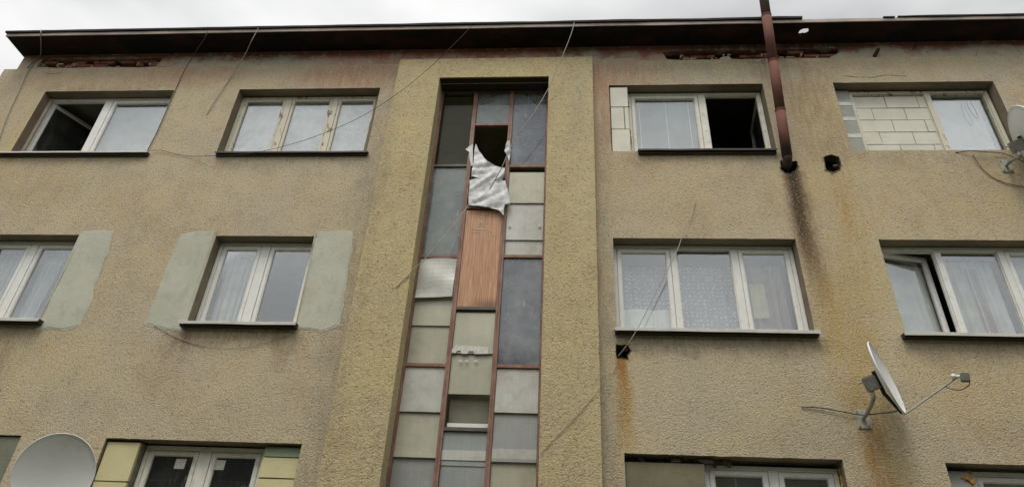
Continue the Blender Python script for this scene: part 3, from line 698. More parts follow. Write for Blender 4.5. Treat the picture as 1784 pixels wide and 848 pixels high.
def curtain(x0, x1, z0, z1, mat, label, folds=9, depth=.03, y=.36, cat='curtain', group=None, taper=0, name='curtain', swag=0, seed=0):
    nx, nz_ = 90, 10; th = .003; vs = []; fs = []
    xm = (x0+x1)/2; zm = z0
    for j in range(nz_+1):
        t = j/nz_
        for i in range(nx+1):
            u = i/nx; x = x0+(x1-x0)*u
            if taper: x = x0+(x1-x0)*u*(1-taper*(1-t))
            ph = u*folds*2*math.pi+math.sin(u*9+seed)*1.2
            yy = depth*math.sin(ph)*(.6+.4*(1-t))+depth*.4*math.sin(ph*2.3+1+t)
            zz = z0+(z1-z0)*t
            if swag: zz += swag*(4*u*(1-u))*-1*(1-t)+swag*(1-t)
            vs.append((x-xm, yy, zz-zm))
    for j in range(nz_):
        for i in range(nx): a = j*(nx+1)+i; fs.append((a, a+1, a+nx+2, a+nx+1))
    m_ = MB().add(vs, fs); k = len(vs)
    m_.add([(v[0], v[1]+th, v[2]) for v in vs], [f[::-1] for f in fs])
    ob = m_.build(name, MAT[mat], None, smooth=True, loc=(xm, y, zm))
    return tag(ob, label, cat, group)

# top row
w1 = window(-8.445, -6.265, 8.125, 9.425, [(-7.475, -7.345)], [('open', 'L', R(62)), 'sash'], 'upvc', label='white window with its left sash swung open into a dark room', glass=['glass_dark', 'glass'])
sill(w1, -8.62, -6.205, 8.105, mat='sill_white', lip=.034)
MB().box(-.055, .0, -.018, .03, .0, 1.30).build('old_wooden_jamb', MAT['pinkwood'], w1, bevel=.004, loc=(.05, .0, 0))
w2 = window(-5.175, -2.93, 8.125, 9.415, [(-4.445, -4.345), (-3.68, -3.59)], ['sash', 'sash', 'sash'], 'peel', old=True, label='old three-part wooden window with peeling cream paint', glass='glass_dusty')
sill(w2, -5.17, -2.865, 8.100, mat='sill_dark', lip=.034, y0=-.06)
# ragged plaster lapping over the right upright
pl = wob([(-3.0, 8.12), (-2.9, 8.12), (-2.9, 9.42), (-2.965, 9.42), (-2.985, 9.0), (-2.99, 8.6)], .05, .016, 12)
m_ = MB(); slab(m_, pl, .115, .16); q = m_.build('ragged_plaster', MAT['reveal'], w2); q.location = (5.175, -FY, -8.125)
w3 = window(.945, 2.935, 8.125, 9.415, [(2.005, 2.105)], ['sash', ('open', 'R', R(-96))], 'upvc_dirty', label='white window with grey blind on the left and open black bay on the right', glass=['glass', 'glass_dark'])
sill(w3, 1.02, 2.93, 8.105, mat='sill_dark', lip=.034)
blocks(w3, .665, .935, 8.12, 9.415, .4, [.44, .44, .43], .02, 'block_white', seed=3, joint=.012, rough=.003)
w4 = window(4.225, 6.215, 8.125, 9.405, [(5.31, 5.39)], ['none', 'fixed'], 'peel', old=True, label='cream framed window with its middle bay walled up in white blocks', glass='glass')
blocks(w4, 4.275, 5.32, 8.15, 9.35, .46, .236, .185, 'block_white', seed=5, joint=.008, rough=.003, y1=.28)
m_ = MB(); m_.box(3.97-4.225, 4.222-4.225, -.02, .03, .0, 1.28); m_.build('infill_board', MAT['panel_grey'], w4)
gm = simple('pale_glue', (.58, .58, .52), .8, .2)
for zz in (.35, .68, .98):
    m_ = MB(); slab(m_, wob(rect(-.25, -.01, zz, zz+.07), .03, .014, int(zz*100)), -.024, -.0205); m_.build('glue_band', gm, w4)
w5 = window(7.1, 9.3, 8.125, 9.42, [(8.15, 8.25)], ['sash', 'sash'], 'upvc')
# middle row
w6 = window(-8.115, -6.72, 5.325, 6.625, [(-7.485, -7.375)], ['sash', 'sash'], 'upvc', label='white double window beside a grey-green cement patch, cut by the picture edge')
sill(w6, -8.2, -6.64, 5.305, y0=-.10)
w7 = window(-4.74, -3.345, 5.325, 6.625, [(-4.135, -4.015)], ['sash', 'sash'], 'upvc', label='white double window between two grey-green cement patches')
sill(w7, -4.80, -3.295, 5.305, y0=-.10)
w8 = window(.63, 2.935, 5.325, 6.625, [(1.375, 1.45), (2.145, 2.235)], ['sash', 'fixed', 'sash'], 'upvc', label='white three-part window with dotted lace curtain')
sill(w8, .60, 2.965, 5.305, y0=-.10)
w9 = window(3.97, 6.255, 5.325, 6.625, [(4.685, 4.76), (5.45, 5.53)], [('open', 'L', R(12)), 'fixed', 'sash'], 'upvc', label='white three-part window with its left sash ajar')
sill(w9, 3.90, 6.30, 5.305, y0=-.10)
w10 = window(7.1, 9.3, 5.325, 6.625, [(8.15, 8.25)], ['sash', 'sash'], 'upvc')
# bottom row
w11 = window(-8.1, -7.0, 2.525, 3.82, [], ['sash'], 'upvc', glass='glass_dark', Y=.1)
MB().box(-6.99+8.1, -6.285+8.1, -.078, -.04, 0, 1.30).build('infill_board', MAT['panel_green'], w11)
w12 = window(-4.82, -3.385, 2.525, 3.815, [(-4.165, -4.02)], ['sash', 'sash'], 'upvc_dirty', label='white double window with paper labels on dark panes between yellow blocks', glass='glass_dark')
blocks(w12, -5.23, -4.83, 2.53, 3.815, .42, [.42, .42, .445], .045, 'block_cream', seed=8, joint=.012, stag=False)
blocks(w12, -3.375, -2.94, 2.53, 3.70, .46, [.235]*5, .065, 'block_cream', seed=9, joint=.010, stag=False)
MB().box(-3.37+4.82, -2.945+4.82, .07-FY, .12-FY, 3.708-2.525, 3.815-2.525).build('green_block', MAT['block_green'], w12, bevel=.003)
for (px, py, wd) in ((312, 806, .125), (381, 808, .12)):
    p = at(px, py, FY+.0)
    q = MB(); slab(q, wob(rect(-wd/2, wd/2, -wd*.45, wd*.45), .03, .004, px), 0, .0012); q.build('paper_label', MAT['paper'], w12, loc=(p.x+4.82, .0275, p.z-2.525))
w13 = window(1.52, 2.925, 2.525, 3.785, [(2.195, 2.295)], ['sash', 'sash'], 'upvc', label='white double window beside an olive board infill', glass='glass')
MB().box(.66-1.52, 1.505-1.52, -.10, -.06, 0, 1.24).build('infill_board', MAT['panel_olive'], w13)
w14 = window(4.285, 6.25, 2.525, 3.80, [(5.2, 5.31)], ['sash', 'sash'], 'upvc', label='white window with ragged yellow foam down its left side')
MB().box(3.985-4.285, 4.25-4.285, -.05, .0, 0, 1.26).build('infill_board', MAT['panel_grey'], w14)
def foam(wn, pts, r, seed):
    rnd = random.Random(seed); P = smooth_path([Vector(p) for p in pts], 10)
    rs = [r*(.5+.9*rnd.random()) for _ in P]; P = [p+Vector((rnd.uniform(-r, r)*.5, rnd.uniform(-r, r)*.4, 0)) for p in P]
    ob = MB().tube([p-wn.location for p in P], rs, 7).build('mounting_foam', MAT['foam'], wn, smooth=True)
foam(w14, [(4.262, .12, 3.80), (4.25, .11, 3.6), (4.265, .12, 3.4), (4.262, .13, 3.1), (4.262, .13, 2.6)], .022, 1)
foam(w14, [(4.16, .105, 3.72), (4.22, .10, 3.70), (4.26, .11, 3.66)], .02, 4)
foam(w13, [(2.932, .12, 3.78), (2.93, .11, 3.5), (2.932, .12, 3.2), (2.932, .12, 2.6)], .016, 2)
foam(w3, [(.94, .11, 9.2), (.945, .12, 9.1)], .012, 3); foam(w3, [(.94, .10, 8.6), (.95, .11, 8.35)], .013, 6)
# crumbling mortar above the boarded bay
rnd = random.Random(5)
for k in range(26):
    m_ = MB(); x = .68+rnd.random()*1.1; s_ = .01+rnd.random()*.02
    m_.box(-s_*2, s_*2, -s_, s_, -s_, s_, Matrix.Translation((x-1.52, rnd.uniform(-.08, .05), 3.82-2.525-rnd.random()*.02))@Matrix.Rotation(rnd.random(), 4, 'Y'))
    m_.build('crumbled_mortar', MAT['mortar'], w13, bevel=.003)
w15 = window(7.1, 9.3, 2.525, 3.82, [(8.15, 8.25)], ['sash', 'sash'], 'upvc')

# cement patches around the narrowed middle-row openings
def patch(pxs, inner, seed):
    pts = [(at(*p).x, at(*p).z) for p in pxs]
    poly = wob(wob(pts, .10, .010, seed), .014, .014, seed+5)+wob(inner, .12, .003, seed+1, closed=False)+[inner[-1]]
    m_ = MB(); cx = sum(p[0] for p in poly)/len(poly); cz = sum(p[1] for p in poly)/len(poly)
    ni = len(wob(inner, .12, .003, seed+1, closed=False))+1; k = len(poly)
    sh = [(cx+(p[0]-cx)*.965, cz+(p[1]-cz)*.988) if q_ < k-ni else p for q_, p in enumerate(poly)]
    sheet(m_, sh, [], -.007)
    m_.add([(p[0], .001, p[1]) for p in poly]+[(p[0], -.007, p[1]) for p in sh], [(i, (i+1) % k, k+(i+1) % k, k+i) for i in range(k)])
    m_.build('cement_patch', MAT['patch'], B)
    rg = [(cx+(p[0]-cx)*1.07, cz+(p[1]-cz)*1.02) for p in poly[:k-ni]]; rg = wob(rg, .012, .026, seed+9)+[inner[0], inner[-1]]
    m_ = MB(); sheet(m_, rg, [], -.0035); m_.build('patch_rim', MAT['rim'], B)
patch([(318, 577), (290, 572), (254, 563), (261, 545), (287, 482), (316, 408), (345, 404), (374, 403)], [(-4.75, 6.70), (-4.748, 6.64), (-4.748, 5.30)], 3)
patch([(552, 404), (580, 403), (613, 403), (610, 440), (602, 490), (596, 535), (588, 566), (560, 577), (540, 572), (520, 572)], [(-3.335, 5.29), (-3.337, 6.64), (-3.336, 6.66)], 7)
patch([(146, 403), (165, 402), (199, 402), (184, 446), (164, 496), (152, 540), (138, 566), (112, 574), (85, 571), (66, 574)], [(-6.71, 5.29), (-6.712, 6.64), (-6.70, 6.66)], 13)

# thin cracks in the render near the band
def crack(pxs, wpx=.6, Y=-.0025):
    m_ = MB(); P = [at(x, y, Y) for x, y in pxs]; out = []
    for i in range(len(P)-1):
        for j in range(5):
            t = j/5; p = P[i].lerp(P[i+1], t); out.append(p+Vector((noise.noise(p*40)*.008, 0, noise.noise(p*40+Vector((3, 1, 2)))*.012)))
    out.append(P[-1]); m_.tube(out, [.0015+.0025*abs(noise.noise(p*13)) for p in out], 5).build('crack', MAT['void'], B)
crack([(1468, 132), (1490, 134), (1520, 135), (1545, 131), (1565, 132), (1580, 133)])
crack([(60, 104), (110, 101), (150, 98), (190, 97), (240, 98)], Y=.0115); crack([(78, 128), (90, 129), (108, 127)])
crack([(1070, 103), (1085, 100), (1100, 100)], Y=.0115)
crack([(405, 100), (440, 97), (470, 100)], Y=.0115)

# ------------------------------------------------------------------ stair window
SY = .17
SX = [-1.955, -1.40, -.835, -.265]
ST = empty('stair_window', (0, 0, 0)); ST.parent = B
ST['label'] = 'tall three-column stair window of red-brown bars patched with mismatched panels'
HW = .029
m_ = MB(); rnd = random.Random(4)
ZB, ZT = .9, 9.50
for a_, b_ in ((-1.952, -1.915), (-.295, -.266)): MB().box(a_, b_, SY-.02, SY+.05, ZB, ZT).build('side_upright', MAT['redmetal'], ST, bevel=.003)
for x in SX[1:3]:
    # two back-to-back angle bars with a seam
    m_ = MB().box(x-HW, x-.002, SY-.025, SY+.05, ZB, ZT); m_.box(x-.006, x+HW, SY-.018, SY+.046, ZB+.002, ZT-.002); m_.build('upright', MAT['redmetal'], ST, bevel=.003)
cols = [(SX[0]+.037, SX[1]-HW), (SX[1]+HW, SX[2]-HW), (SX[2]+HW, SX[3]-.03)]
TR = [(0, 8.0, 'greymetal'), (0, 6.438, 'redmetal'), (0, 4.885, 'redmetal'), (0, 3.30, 'redmetal'), (1, 8.80, 'redmetal'), (1, 7.245, 'redmetal'), (1, 5.665, 'greymetal'), (1, 4.108, 'greymetal'), (1, 2.5, 'redmetal'),
      (2, 7.985, 'redmetal'), (2, 6.447, 'redmetal'), (2, 4.89, 'redmetal'), (2, 3.32, 'redmetal'), (0, 9.485, 'greymetal'), (1, 9.485, 'greymetal'), (2, 9.485, 'greymetal')]
for c_, z, mt in TR:
    MB().box(cols[c_][0], cols[c_][1], SY-.015, SY+.045, z-.022, z+.022).build('transom', MAT[mt], ST, bevel=.003)
def panel(col, z0, z1, mat, tilt=0, y=SY+.012, name='panel', warp=0, xi=.004, label=None, thick=.006, slope=0):
    x0, x1 = cols[col][0]+xi, cols[col][1]-xi; nx, nz_ = 12, 10; vs = []; fs = []
    for s_ in (0, 1):
        for j in range(nz_+1):
            for i in range(nx+1):
                u, v = i/nx, j/nz_
                dy = -tilt*(1-v)+warp*math.sin(u*math.pi)*(v**2)*-1+warp*.5*math.sin(v*7+u*3)
                vs.append((x0+(x1-x0)*u, y+dy+thick*s_, z0+(z1-z0)*v+slope*(u-.5)*(1 if v < .5 else 0)+(warp*.9*(u-.5)*math.sin(u*5) if v > .9 else 0)))
    K = (nx+1)*(nz_+1)
    for s_ in (0, 1):
        for j in range(nz_):
            for i in range(nx):
                a_ = s_*K+j*(nx+1)+i; fs.append((a_, a_+1, a_+nx+2, a_+nx+1))
    bd = [i for i in range(nx+1)]+[j*(nx+1)+nx for j in range(1, nz_+1)]+[nz_*(nx+1)+i for i in range(nx-1, -1, -1)]+[j*(nx+1) for j in range(nz_-1, 0, -1)]
    fs += [(bd[i], bd[(i+1) % len(bd)], K+bd[(i+1) % len(bd)], K+bd[i]) for i in range(len(bd))]
    ob = MB().add(vs, fs).build(name, MAT[mat], ST, smooth=False)
    if label: ob['label'] = label
    return ob
# left column
panel(0, 8.022, 9.46, 'glass_olive', name='pane')
panel(0, 6.46, 7.978, 'glass_stair', name='pane')
panel(0, 5.80, 6.425, 'sheet_light', tilt=.05, y=SY+.002, warp=.018, slope=.03)
panel(0, 5.42, 5.86, 'sheet_beige', tilt=.012, y=SY+.016, slope=.0)
panel(0, 4.908, 5.44, 'sheet_beige', tilt=.0, y=SY+.024)
panel(0, 4.30, 4.862, 'sheet_light', tilt=.02, y=SY+.008)
panel(0, 3.775, 4.33, 'sheet_beige', tilt=.02, y=SY+.016)
panel(0, 3.32, 3.80, 'sheet_grey', tilt=.0, y=SY+.024)
panel(0, 1.0, 3.28, 'sheet_grey')
# middle column
panel(1, 8.823, 9.46, 'glass_stair', name='pane')
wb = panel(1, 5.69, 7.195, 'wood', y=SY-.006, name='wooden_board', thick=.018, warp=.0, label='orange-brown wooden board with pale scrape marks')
panel(1, 5.05, 5.61, 'sheet_beige', tilt=.015, y=SY+.012)
panel(1, 4.535, 5.08, 'sheet_beige', tilt=.006, y=SY+.02)
panel(1, 4.14, 4.50, 'sheet_beige', tilt=-.08, y=SY+.10, xi=.02, label='loose pane tilted inwards above a grey transom')
MB().box(cols[1][0]+.02, cols[1][1]-.01, SY+.060, SY+.068, 4.13, 4.20).build('white_strip', MAT['upvc'], ST)
MB().box(cols[1][0]+.004, cols[1][1]-.004, SY+.004, SY+.010, 3.76, 3.87).build('pale_strip', MAT['sheet_light'], ST)
MB().box(cols[2][0]+.004, cols[2][1]-.004, SY-.003, SY+.003, 3.79, 3.90).build('pale_strip', MAT['sheet_light'], ST)
panel(1, 3.70, 4.082, 'sheet_grey', tilt=.0, y=SY+.012); panel(1, 3.15, 3.72, 'sheet_grey', y=SY+.02)
panel(1, 2.53, 3.14, 'sheet_beige')
# right column
panel(2, 8.015, 9.46, 'glass_blue', name='pane')
panel(2, 7.33, 7.885, 'sheet_beige', tilt=.012, y=SY+.012)
panel(2, 6.72, 7.345, 'sheet_light', tilt=.010, y=SY+.02)
panel(2, 6.475, 6.735, 'sheet_light', tilt=0, y=SY+.028)
panel(2, 4.915, 6.422, 'glass_blue', name='pane')
MB().box(cols[2][0]+.004, cols[2][1]-.004, SY+.03, SY+.05, 5.36, 5.62).build('strip_behind_pane', MAT['sheet_light'], ST)
panel(2, 4.315, 4.862, 'sheet_light', tilt=.02, y=SY+.008)
panel(2, 3.755, 4.345, 'sheet_grey', tilt=.02, y=SY+.016)
panel(2, 3.345, 3.785, 'sheet_beige', y=SY+.024)
panel(2, 1.0, 3.30, 'sheet_grey')
# scraped marks on the wooden board: two little frames and a bar
m_ = MB(); fy = SY-.0085
def fr(px0, px1, py0, py1, t):
    a, b = at(px0, py1, fy), at(px1, py0, fy); MB().ring(a.x, b.x, a.z, b.z, [(0, fy), (t, fy), (t, fy+.003), (0, fy+.003)]).build('scraped_mark', MAT['scrape'], ST)
fr(834, 844, 380, 391, .014); fr(828, 848, 393, 401, .016)
for (px, py, w_, h_) in ((824, 398, .05, .02), (829, 405, .10, .012), (855, 404, .04, .008), (846, 418, .012, .03), (838, 388, .012, .06), (858, 411, .03, .008), (856, 426, .008, .04), (826, 430, .006, .03)):
    p = at(px, py, fy); q = MB(); slab(q, wob(rect(p.x-w_/2, p.x+w_/2, p.z-h_/2, p.z+h_/2), .012, .005, px), fy, fy+.003); q.build('scraped_mark', MAT['scrape'], ST)
# remnants of white sticker on the pale panel
m_ = MB(); fy = SY-.012
a = at(787, 610, fy); b = at(852, 603, fy)
poly = [(a.x, a.z-.03), (a.x+.05, a.z-.035), (a.x+.07, a.z-.0), (a.x+.11, a.z), (a.x+.12, a.z-.04), (a.x+.2, a.z-.04), (a.x+.21, a.z-.005), (a.x+.27, a.z-.005), (a.x+.28, a.z-.04), (b.x, a.z-.035), (b.x-.01, b.z-.01), (b.x-.2, b.z), (a.x+.05, b.z+.01), (a.x, a.z+.01)]
slab(m_, poly, fy, fy+.003); m_.build('sticker_remnant', MAT['paper'], ST)
for px in (802, 813, 829):
    m_ = MB(); p = at(px, 628, fy); slab(m_, wob(rect(p.x-.022, p.x+.022, p.z-.01, p.z+.01), .01, .004, px), fy+.004, fy+.007); m_.build('sticker_remnant', MAT['paper'], ST)
for k_, (px, py) in enumerate(((888, 393), (940, 393))):
    p = at(px, py, SY-.008); q = MB(); slab(q, wob(rect(p.x-.018, p.x+.018, p.z-.014, p.z+.014), .01, .006, k_), SY-.008, SY-.005); q.build('sticker_remnant', MAT['paper'], ST)

# ------------------------------------------------------------------ curtains and things behind the panes (each hangs on its own)
curtain(-6.96, -6.4, 8.0, 9.35, 'drape_grey', 'dark grey drape behind the open sash of the top left window', 3, .03, y=.62) if False else None
curtain(-7.35, -6.30, 8.0, 9.36, 'blind', 'plain grey blind behind the closed pane of the top left window', 1, .004, y=.30, cat='blind')
curtain(-5.12, -2.98, 8.0, 9.30, 'blind', 'plain grey blind behind the three panes of the peeling cream window', 2, .004, y=.30, cat='blind')
bl = curtain(1.0, 2.0, 8.0, 9.33, 'blind', 'grey vertical blind left of the open black bay', 4, .004, y=.27, cat='blind')
pt = simple('pale_tape', (.80, .80, .77), .8)
for x in (1.12, 1.52, 1.86): MB().box(x-.005-1.5, x+.005-1.5, -.016, -.010, 0, 1.33).build('blind_seam', pt, bl)
curtain(5.42, 6.10, 8.0, 9.34, 'blind', 'grey blind beside the bay walled up in white blocks', 1, .004, y=.30, cat='blind')
curtain(-8.1, -7.45, 5.1, 6.52, 'curtain', 'white net curtain at the far left edge, middle row', 7, .03)
curtain(-7.36, -7.08, 5.1, 6.52, 'curtain', 'narrow white net curtain gathered beside the cement patch at left', 4, .025, taper=.35)
curtain(-4.68, -4.12, 5.1, 6.50, 'curtain', 'white net curtain in the window between the two cement patches', 6, .03)
curtain(.72, 2.75, 5.25, 6.45, 'lace', 'dotted lace curtain across the three-part window', 15, .02, y=.42)
curtain(.70, 1.36, 5.15, 5.75, 'curtain', 'white cloth sagging behind the left pane of the lace curtain window', 2, .02, y=.30, cat='cloth', name='hanging_cloth', swag=-.18)
curtain(2.35, 2.86, 5.15, 6.45, 'rose', 'rose tinted curtain behind the right pane of the lace curtain window', 3, .03, y=.36)
curtain(2.36, 2.55, 5.66, 6.15, 'yellowcloth', 'small pale yellow cloth behind the right pane beside the lace curtain', 1, .006, y=.31, cat='cloth', name='hanging_cloth')
cj = curtain(4.02, 4.60, 5.1, 6.46, 'curtain', 'white curtain behind the sash standing ajar, also imitating sky reflection', 3, .008, y=.32); cj.rotation_euler = (0, 0, R(12))  # cloth turned along the sash, also standing in for sky reflected in its pane
curtain(4.80, 5.44, 5.1, 6.52, 'curtain', 'white and rose net curtain behind the middle pane at right, middle row', 6, .02, y=.34)
curtain(5.08, 5.22, 5.1, 6.40, 'rose', 'thin rose strip of curtain behind the middle pane at right', 1, .01, y=.315)
curtain(5.56, 6.2, 5.1, 6.52, 'curtain', 'white net curtain at the right edge of the picture, middle row', 5, .02, y=.34)
curtain(-4.75, -3.42, 2.4, 3.78, 'drape_grey', 'dark striped drape behind the labelled panes', 12, .02, y=.5)
curtain(1.6, 2.85, 2.4, 3.70, 'blind', 'grey blind in the window beside the olive board', 3, .006, y=.33, cat='blind')
curtain(4.4, 6.2, 2.4, 3.72, 'curtain', 'white net curtain in the bottom right window beside yellow foam', 12, .02, y=.33)
# cloth hanging inside the open top-left window
curtain(-8.40, -7.85, 7.9, 8.80, 'blind', 'dark grey cloth inside the open sash of the top left window', 2, .03, y=.75, cat='cloth', name='hanging_cloth')
# bottle on the inner sill of the peeling window
p = at(498, 264, .21)
bt = empty('bottle', (p.x, .215, 8.13)); tag(bt, 'small white bottle with a dark cap on the peeling window sill', 'bottle')
MB().lathe([(.001, 0), (.038, 0), (.04, .01), (.04, .11), (.03, .14), (.016, .155), (.016, .17), (.001, .17)], Matrix.Identity(4), 20).build('bottle_body', MAT['paper'], bt, smooth=True)
MB().lathe([(.001, .171), (.021, .171), (.021, .195), (.001, .195)], Matrix.Identity(4), 16).build('cap', MAT['black'], bt)

# ------------------------------------------------------------------ torn plastic film hanging in the stair window
def film(pxs, Y, seed, amp=.05, step=.022):
    pl = [(at(x, y, Y).x, at(x, y, Y).z) for x, y in pxs]; pl = wob(pl, .03, .012, seed)
    xs = [p[0] for p in pl]; zs = [p[1] for p in pl]; ex = []
    x = min(xs)
    while x < max(xs):
        z = min(zs)
        while z < max(zs):
            q = (x+noise.noise(Vector((x*30, z*30, seed)))*.006, z)
            if inside(q, pl): ex.append(q)
            z += step
        x += step
    t = MB(); sheet(t, pl, [], 0, extra=ex)
    def disp(x, z):
        xr, zr = x*.8+z*.6, -x*.6+z*.8; v = Vector((xr*1.8, zr*6, seed)); a = abs(noise.noise(v+noise.noise_vector(v*.7)*.9)); v2 = Vector((x*11, z*5, seed+4)); b = abs(noise.noise(v2+noise.noise_vector(v*1.1)*.8)); c = noise.noise(v*3)
        return (a*1.1+b*.5+c*.05)*amp
    base = [(v[0], Y-disp(v[0], v[2]), v[2]) for v in t.v]; k = len(base)
    return base+[(v[0], v[1]+.0012, v[2]) for v in base], t.f+[tuple(i+k for i in f)[::-1] for f in t.f]
m_ = MB()
for args in (([(829, 252), (834, 262), (850, 284), (868, 291), (880, 293), (879, 311), (868, 318), (845, 313), (822, 308), (820, 318), (825, 280)], .12, 2, .06),
             ([(818, 315), (840, 309), (880, 315), (884, 330), (889, 356), (880, 357), (877, 375), (868, 366), (850, 362), (817, 358)], .11, 9, .04),
             ([(824, 251), (818, 254), (811, 260), (817, 264), (818, 278), (821, 290), (824, 288)], .13, 5, .02),
             ([(884, 248), (888, 247), (890, 262), (887, 282), (883, 270), (879, 264)], .12, 15, .03)):
    m_.add(*film(*args))
pf = m_.build('plastic_film', MAT['plastic'], smooth=True); tag(pf, 'torn crumpled white plastic film caught in the tall stair window above the wooden board', 'plastic sheet')

# ------------------------------------------------------------------ flue pipe
bt = Vector((3.02, -.13, 7.86)); tp = Vector((2.99, -.62, 11.1))
bt = at(1372, 277, -.08); tp = at(1334, 20, -.56); ax = (tp-bt).normalized(); tp = bt+ax*3.6
FL = empty('flue_pipe', bt); tag(FL, 'rust-red flue pipe leaning out past the eave from a sooty hole in the wall', 'pipe')
rel = lambda p: Vector(p)-bt
segs = [0, .78, 1.62, 2.45, 3.6]
for i in range(4):
    a, b = bt+ax*segs[i], bt+ax*segs[i+1]
    if i == 0: a = bt+ax*.03
    MB().tube([rel(a), rel(b)], [.068, .070], 24).build('pipe_segment', MAT['flue'], FL, smooth=False)
    if i < 3: MB().tube([rel(b-ax*.012), rel(b+ax*.012)], .0745, 24).build('joint_ring', MAT['flue'], FL)
el = [bt+ax*.05, bt+ax*.0, bt+Vector((0, .04, -.03)), bt+Vector((.0, .09, -.045)), bt+Vector((.0, .16, -.05)), bt+Vector((.0, .27, -.05))]
MB().tube([rel(p) for p in smooth_path(el, 5)], .062, 20).build('elbow', simple('sooty_elbow', (.045, .035, .032), .8, .4), FL, smooth=True)
for o_ in FL.children:
    if o_.name.startswith('pipe_segment') or o_.name.startswith('elbow'):
        for p_ in o_.data.polygons: p_.use_smooth = len(p_.vertices) == 4
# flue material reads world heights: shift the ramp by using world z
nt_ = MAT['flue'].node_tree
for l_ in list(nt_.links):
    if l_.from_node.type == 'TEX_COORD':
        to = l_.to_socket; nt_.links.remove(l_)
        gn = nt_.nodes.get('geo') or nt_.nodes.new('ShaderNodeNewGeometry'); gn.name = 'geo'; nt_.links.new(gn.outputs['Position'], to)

# ------------------------------------------------------------------ satellite dishes
def dish(name_label, center, normal, upish, rad, plate, arm_len=.52, lnb=True, square=True):
    nrm = normal.normalized(); u = (upish-nrm*upish.dot(nrm)).normalized(); s = u.cross(nrm).normalized()
    D = empty('satellite_dish', plate); tag(D, name_label, 'satellite dish', 'satellite dishes on the wall')
    M = Matrix((( s.x, u.x, nrm.x, center.x-plate.x), (s.y, u.y, nrm.y, center.y-plate.y), (s.z, u.z, nrm.z, center.z-plate.z), (0, 0, 0, 1)))
    Ms = M@Matrix.Diagonal((.93, 1, 1, 1)); dp = rad*.17
    prof = [(.001, -dp)]+[(rad*t, -dp+dp*t*t) for t in (.15, .3, .45, .6, .75, .88, .97)]+[(rad*.985, .004), (rad*1.0, .004), (rad*1.008, -.006), (rad*1.0, -.016), (rad*.985, -.012)]+[(rad*t, -dp-.006+dp*t*t) for t in (.9, .75, .6, .45, .3, .15)]+[(.001, -dp-.006)]
    n_ = 64; m_ = MB(); vs = [Ms@Vector((r_*math.cos(2*math.pi*k/n_), r_*math.sin(2*math.pi*k/n_), h)) for r_, h in prof for k in range(n_)]
    m_.add(vs, [(i*n_+k, i*n_+(k+1) % n_, (i+1)*n_+(k+1) % n_, (i+1)*n_+k) for i in range(len(prof)-1) for k in range(n_)])
    m_.build('reflector', MAT['dish'], D, smooth=True)
    P = lambda x, y, z: M@Vector((x, y, z))
    # spine bracket on the back, running down to the bottom rim
    m_ = MB(); bk = -dp-.02
    m_.tube([P(0, .10, bk-.01), P(0, -.15, bk-.01), P(0, -rad*.97, -.03)], [.022, .022, .018], 8)
    m_.build('back_spine', MAT['black'], D)
    m_ = MB(); m_.box(-.06, .06, -.09, .07, bk-.15, bk-.01, M)
    m_.build('mount_clamp', MAT['galv'], D, bevel=.01)
    for (x, y) in ((-.05, -.07), (.05, -.07), (-.05, .05), (.05, .05)): MB().lathe([(.001, 0), (.012, 0), (.012, .02), (.001, .02)], M@Matrix.Translation((x*1.3, y, bk-.10))@Matrix.Rotation(R(90) if x > 0 else R(-90), 4, 'Y'), 6).build('clamp_bolt', MAT['galv'], D)
    MB().lathe([(.001, 0), (.01, 0), (.01, .05), (.001, .05)], M@Matrix.Translation((0, .03, bk-.20)), 8).build('clamp_bolt', MAT['galv'], D)
    cl = P(0, -.03, bk-.10); c1 = cl+Vector((0, 0, -.14))
    m_ = MB(); m_.tube(smooth_path([cl+Vector((0, 0, .05)), cl+Vector((0, 0, -.05)), c1*1.0, Vector((c1.x*.45, c1.y*.5, c1.z*.32)), Vector((0, -.02, 0.0))], 7), .021, 12)
    m_.build('wall_arm', MAT['galv'], D, smooth=True)
    m_ = MB(); m_.box(-.075, .075, -.012, .0, -.105, .105); m_.build('wall_plate', MAT['plate'], D, bevel=.003)
    for (x, z) in ((-.05, -.08), (.05, -.08), (-.05, .08), (.05, .08)): MB().lathe([(.001, 0), (.011, 0), (.011, .012), (.001, .012)], Matrix.Translation((x, -.012, z))@Matrix.Rotation(R(90), 4, 'X'), 6).build('anchor_bolt', MAT['galv'], D)
    if lnb:
        a = P(0, -rad*1.0, -.0); f = P(0, -rad*.55, arm_len)
        m_ = MB(); m_.tube([P(0, -rad*.97, -.03), a, f], .0125, 4); m_.build('feed_arm', MAT['plate'], D)
        dirn = (P(0, 0, 0)-f).normalized()
        Mx = Matrix.Translation(f)@(-dirn).to_track_quat('Z', 'Y').to_matrix().to_4x4()
        hd = empty('receiver_head', f); hd.parent = D
        L_ = Mx.copy(); L_.translation = (0, 0, 0)
        MB().lathe([(.001, -.055), (.026, -.055), (.028, -.03), (.016, -.015), (.016, .02), (.001, .02)], L_, 20).build('feed_horn', MAT['dish'], hd)
        MB().box(-.026, .026, -.055, .03, .018, .10, L_).build('receiver_body', simple('grey_receiver_case', (.12, .12, .10), .5), hd, bevel=.005)
        e = f+(-dirn)*.08
        q = a.lerp(f, .78)
        m_ = MB(); m_.tube(smooth_path([e+Vector((0, 0, -.03)), e+Vector((-.01, 0, -.09)), (e+q)/2+Vector((0, 0, -.10)), q+Vector((0, 0, -.03)), q], 6), .005, 6)
        m_.build('lead', MAT['cable_dark'], D, smooth=True)
    return D
def raydir(px, py): return (fw+rt*((px-892)/F)+up*((424-py)/F)).normalized()
c = at(1545, 656, -.42); rd = raydir(1545, 656)
e_u = (at(1513, 598, -.42)-at(1573, 714, -.42)); 
axis = (rt*-60+up*116).normalized(); axis = (axis-rd*axis.dot(rd)).normalized()
nv = axis.cross(rd).normalized()
if nv.x < 0: nv = -nv
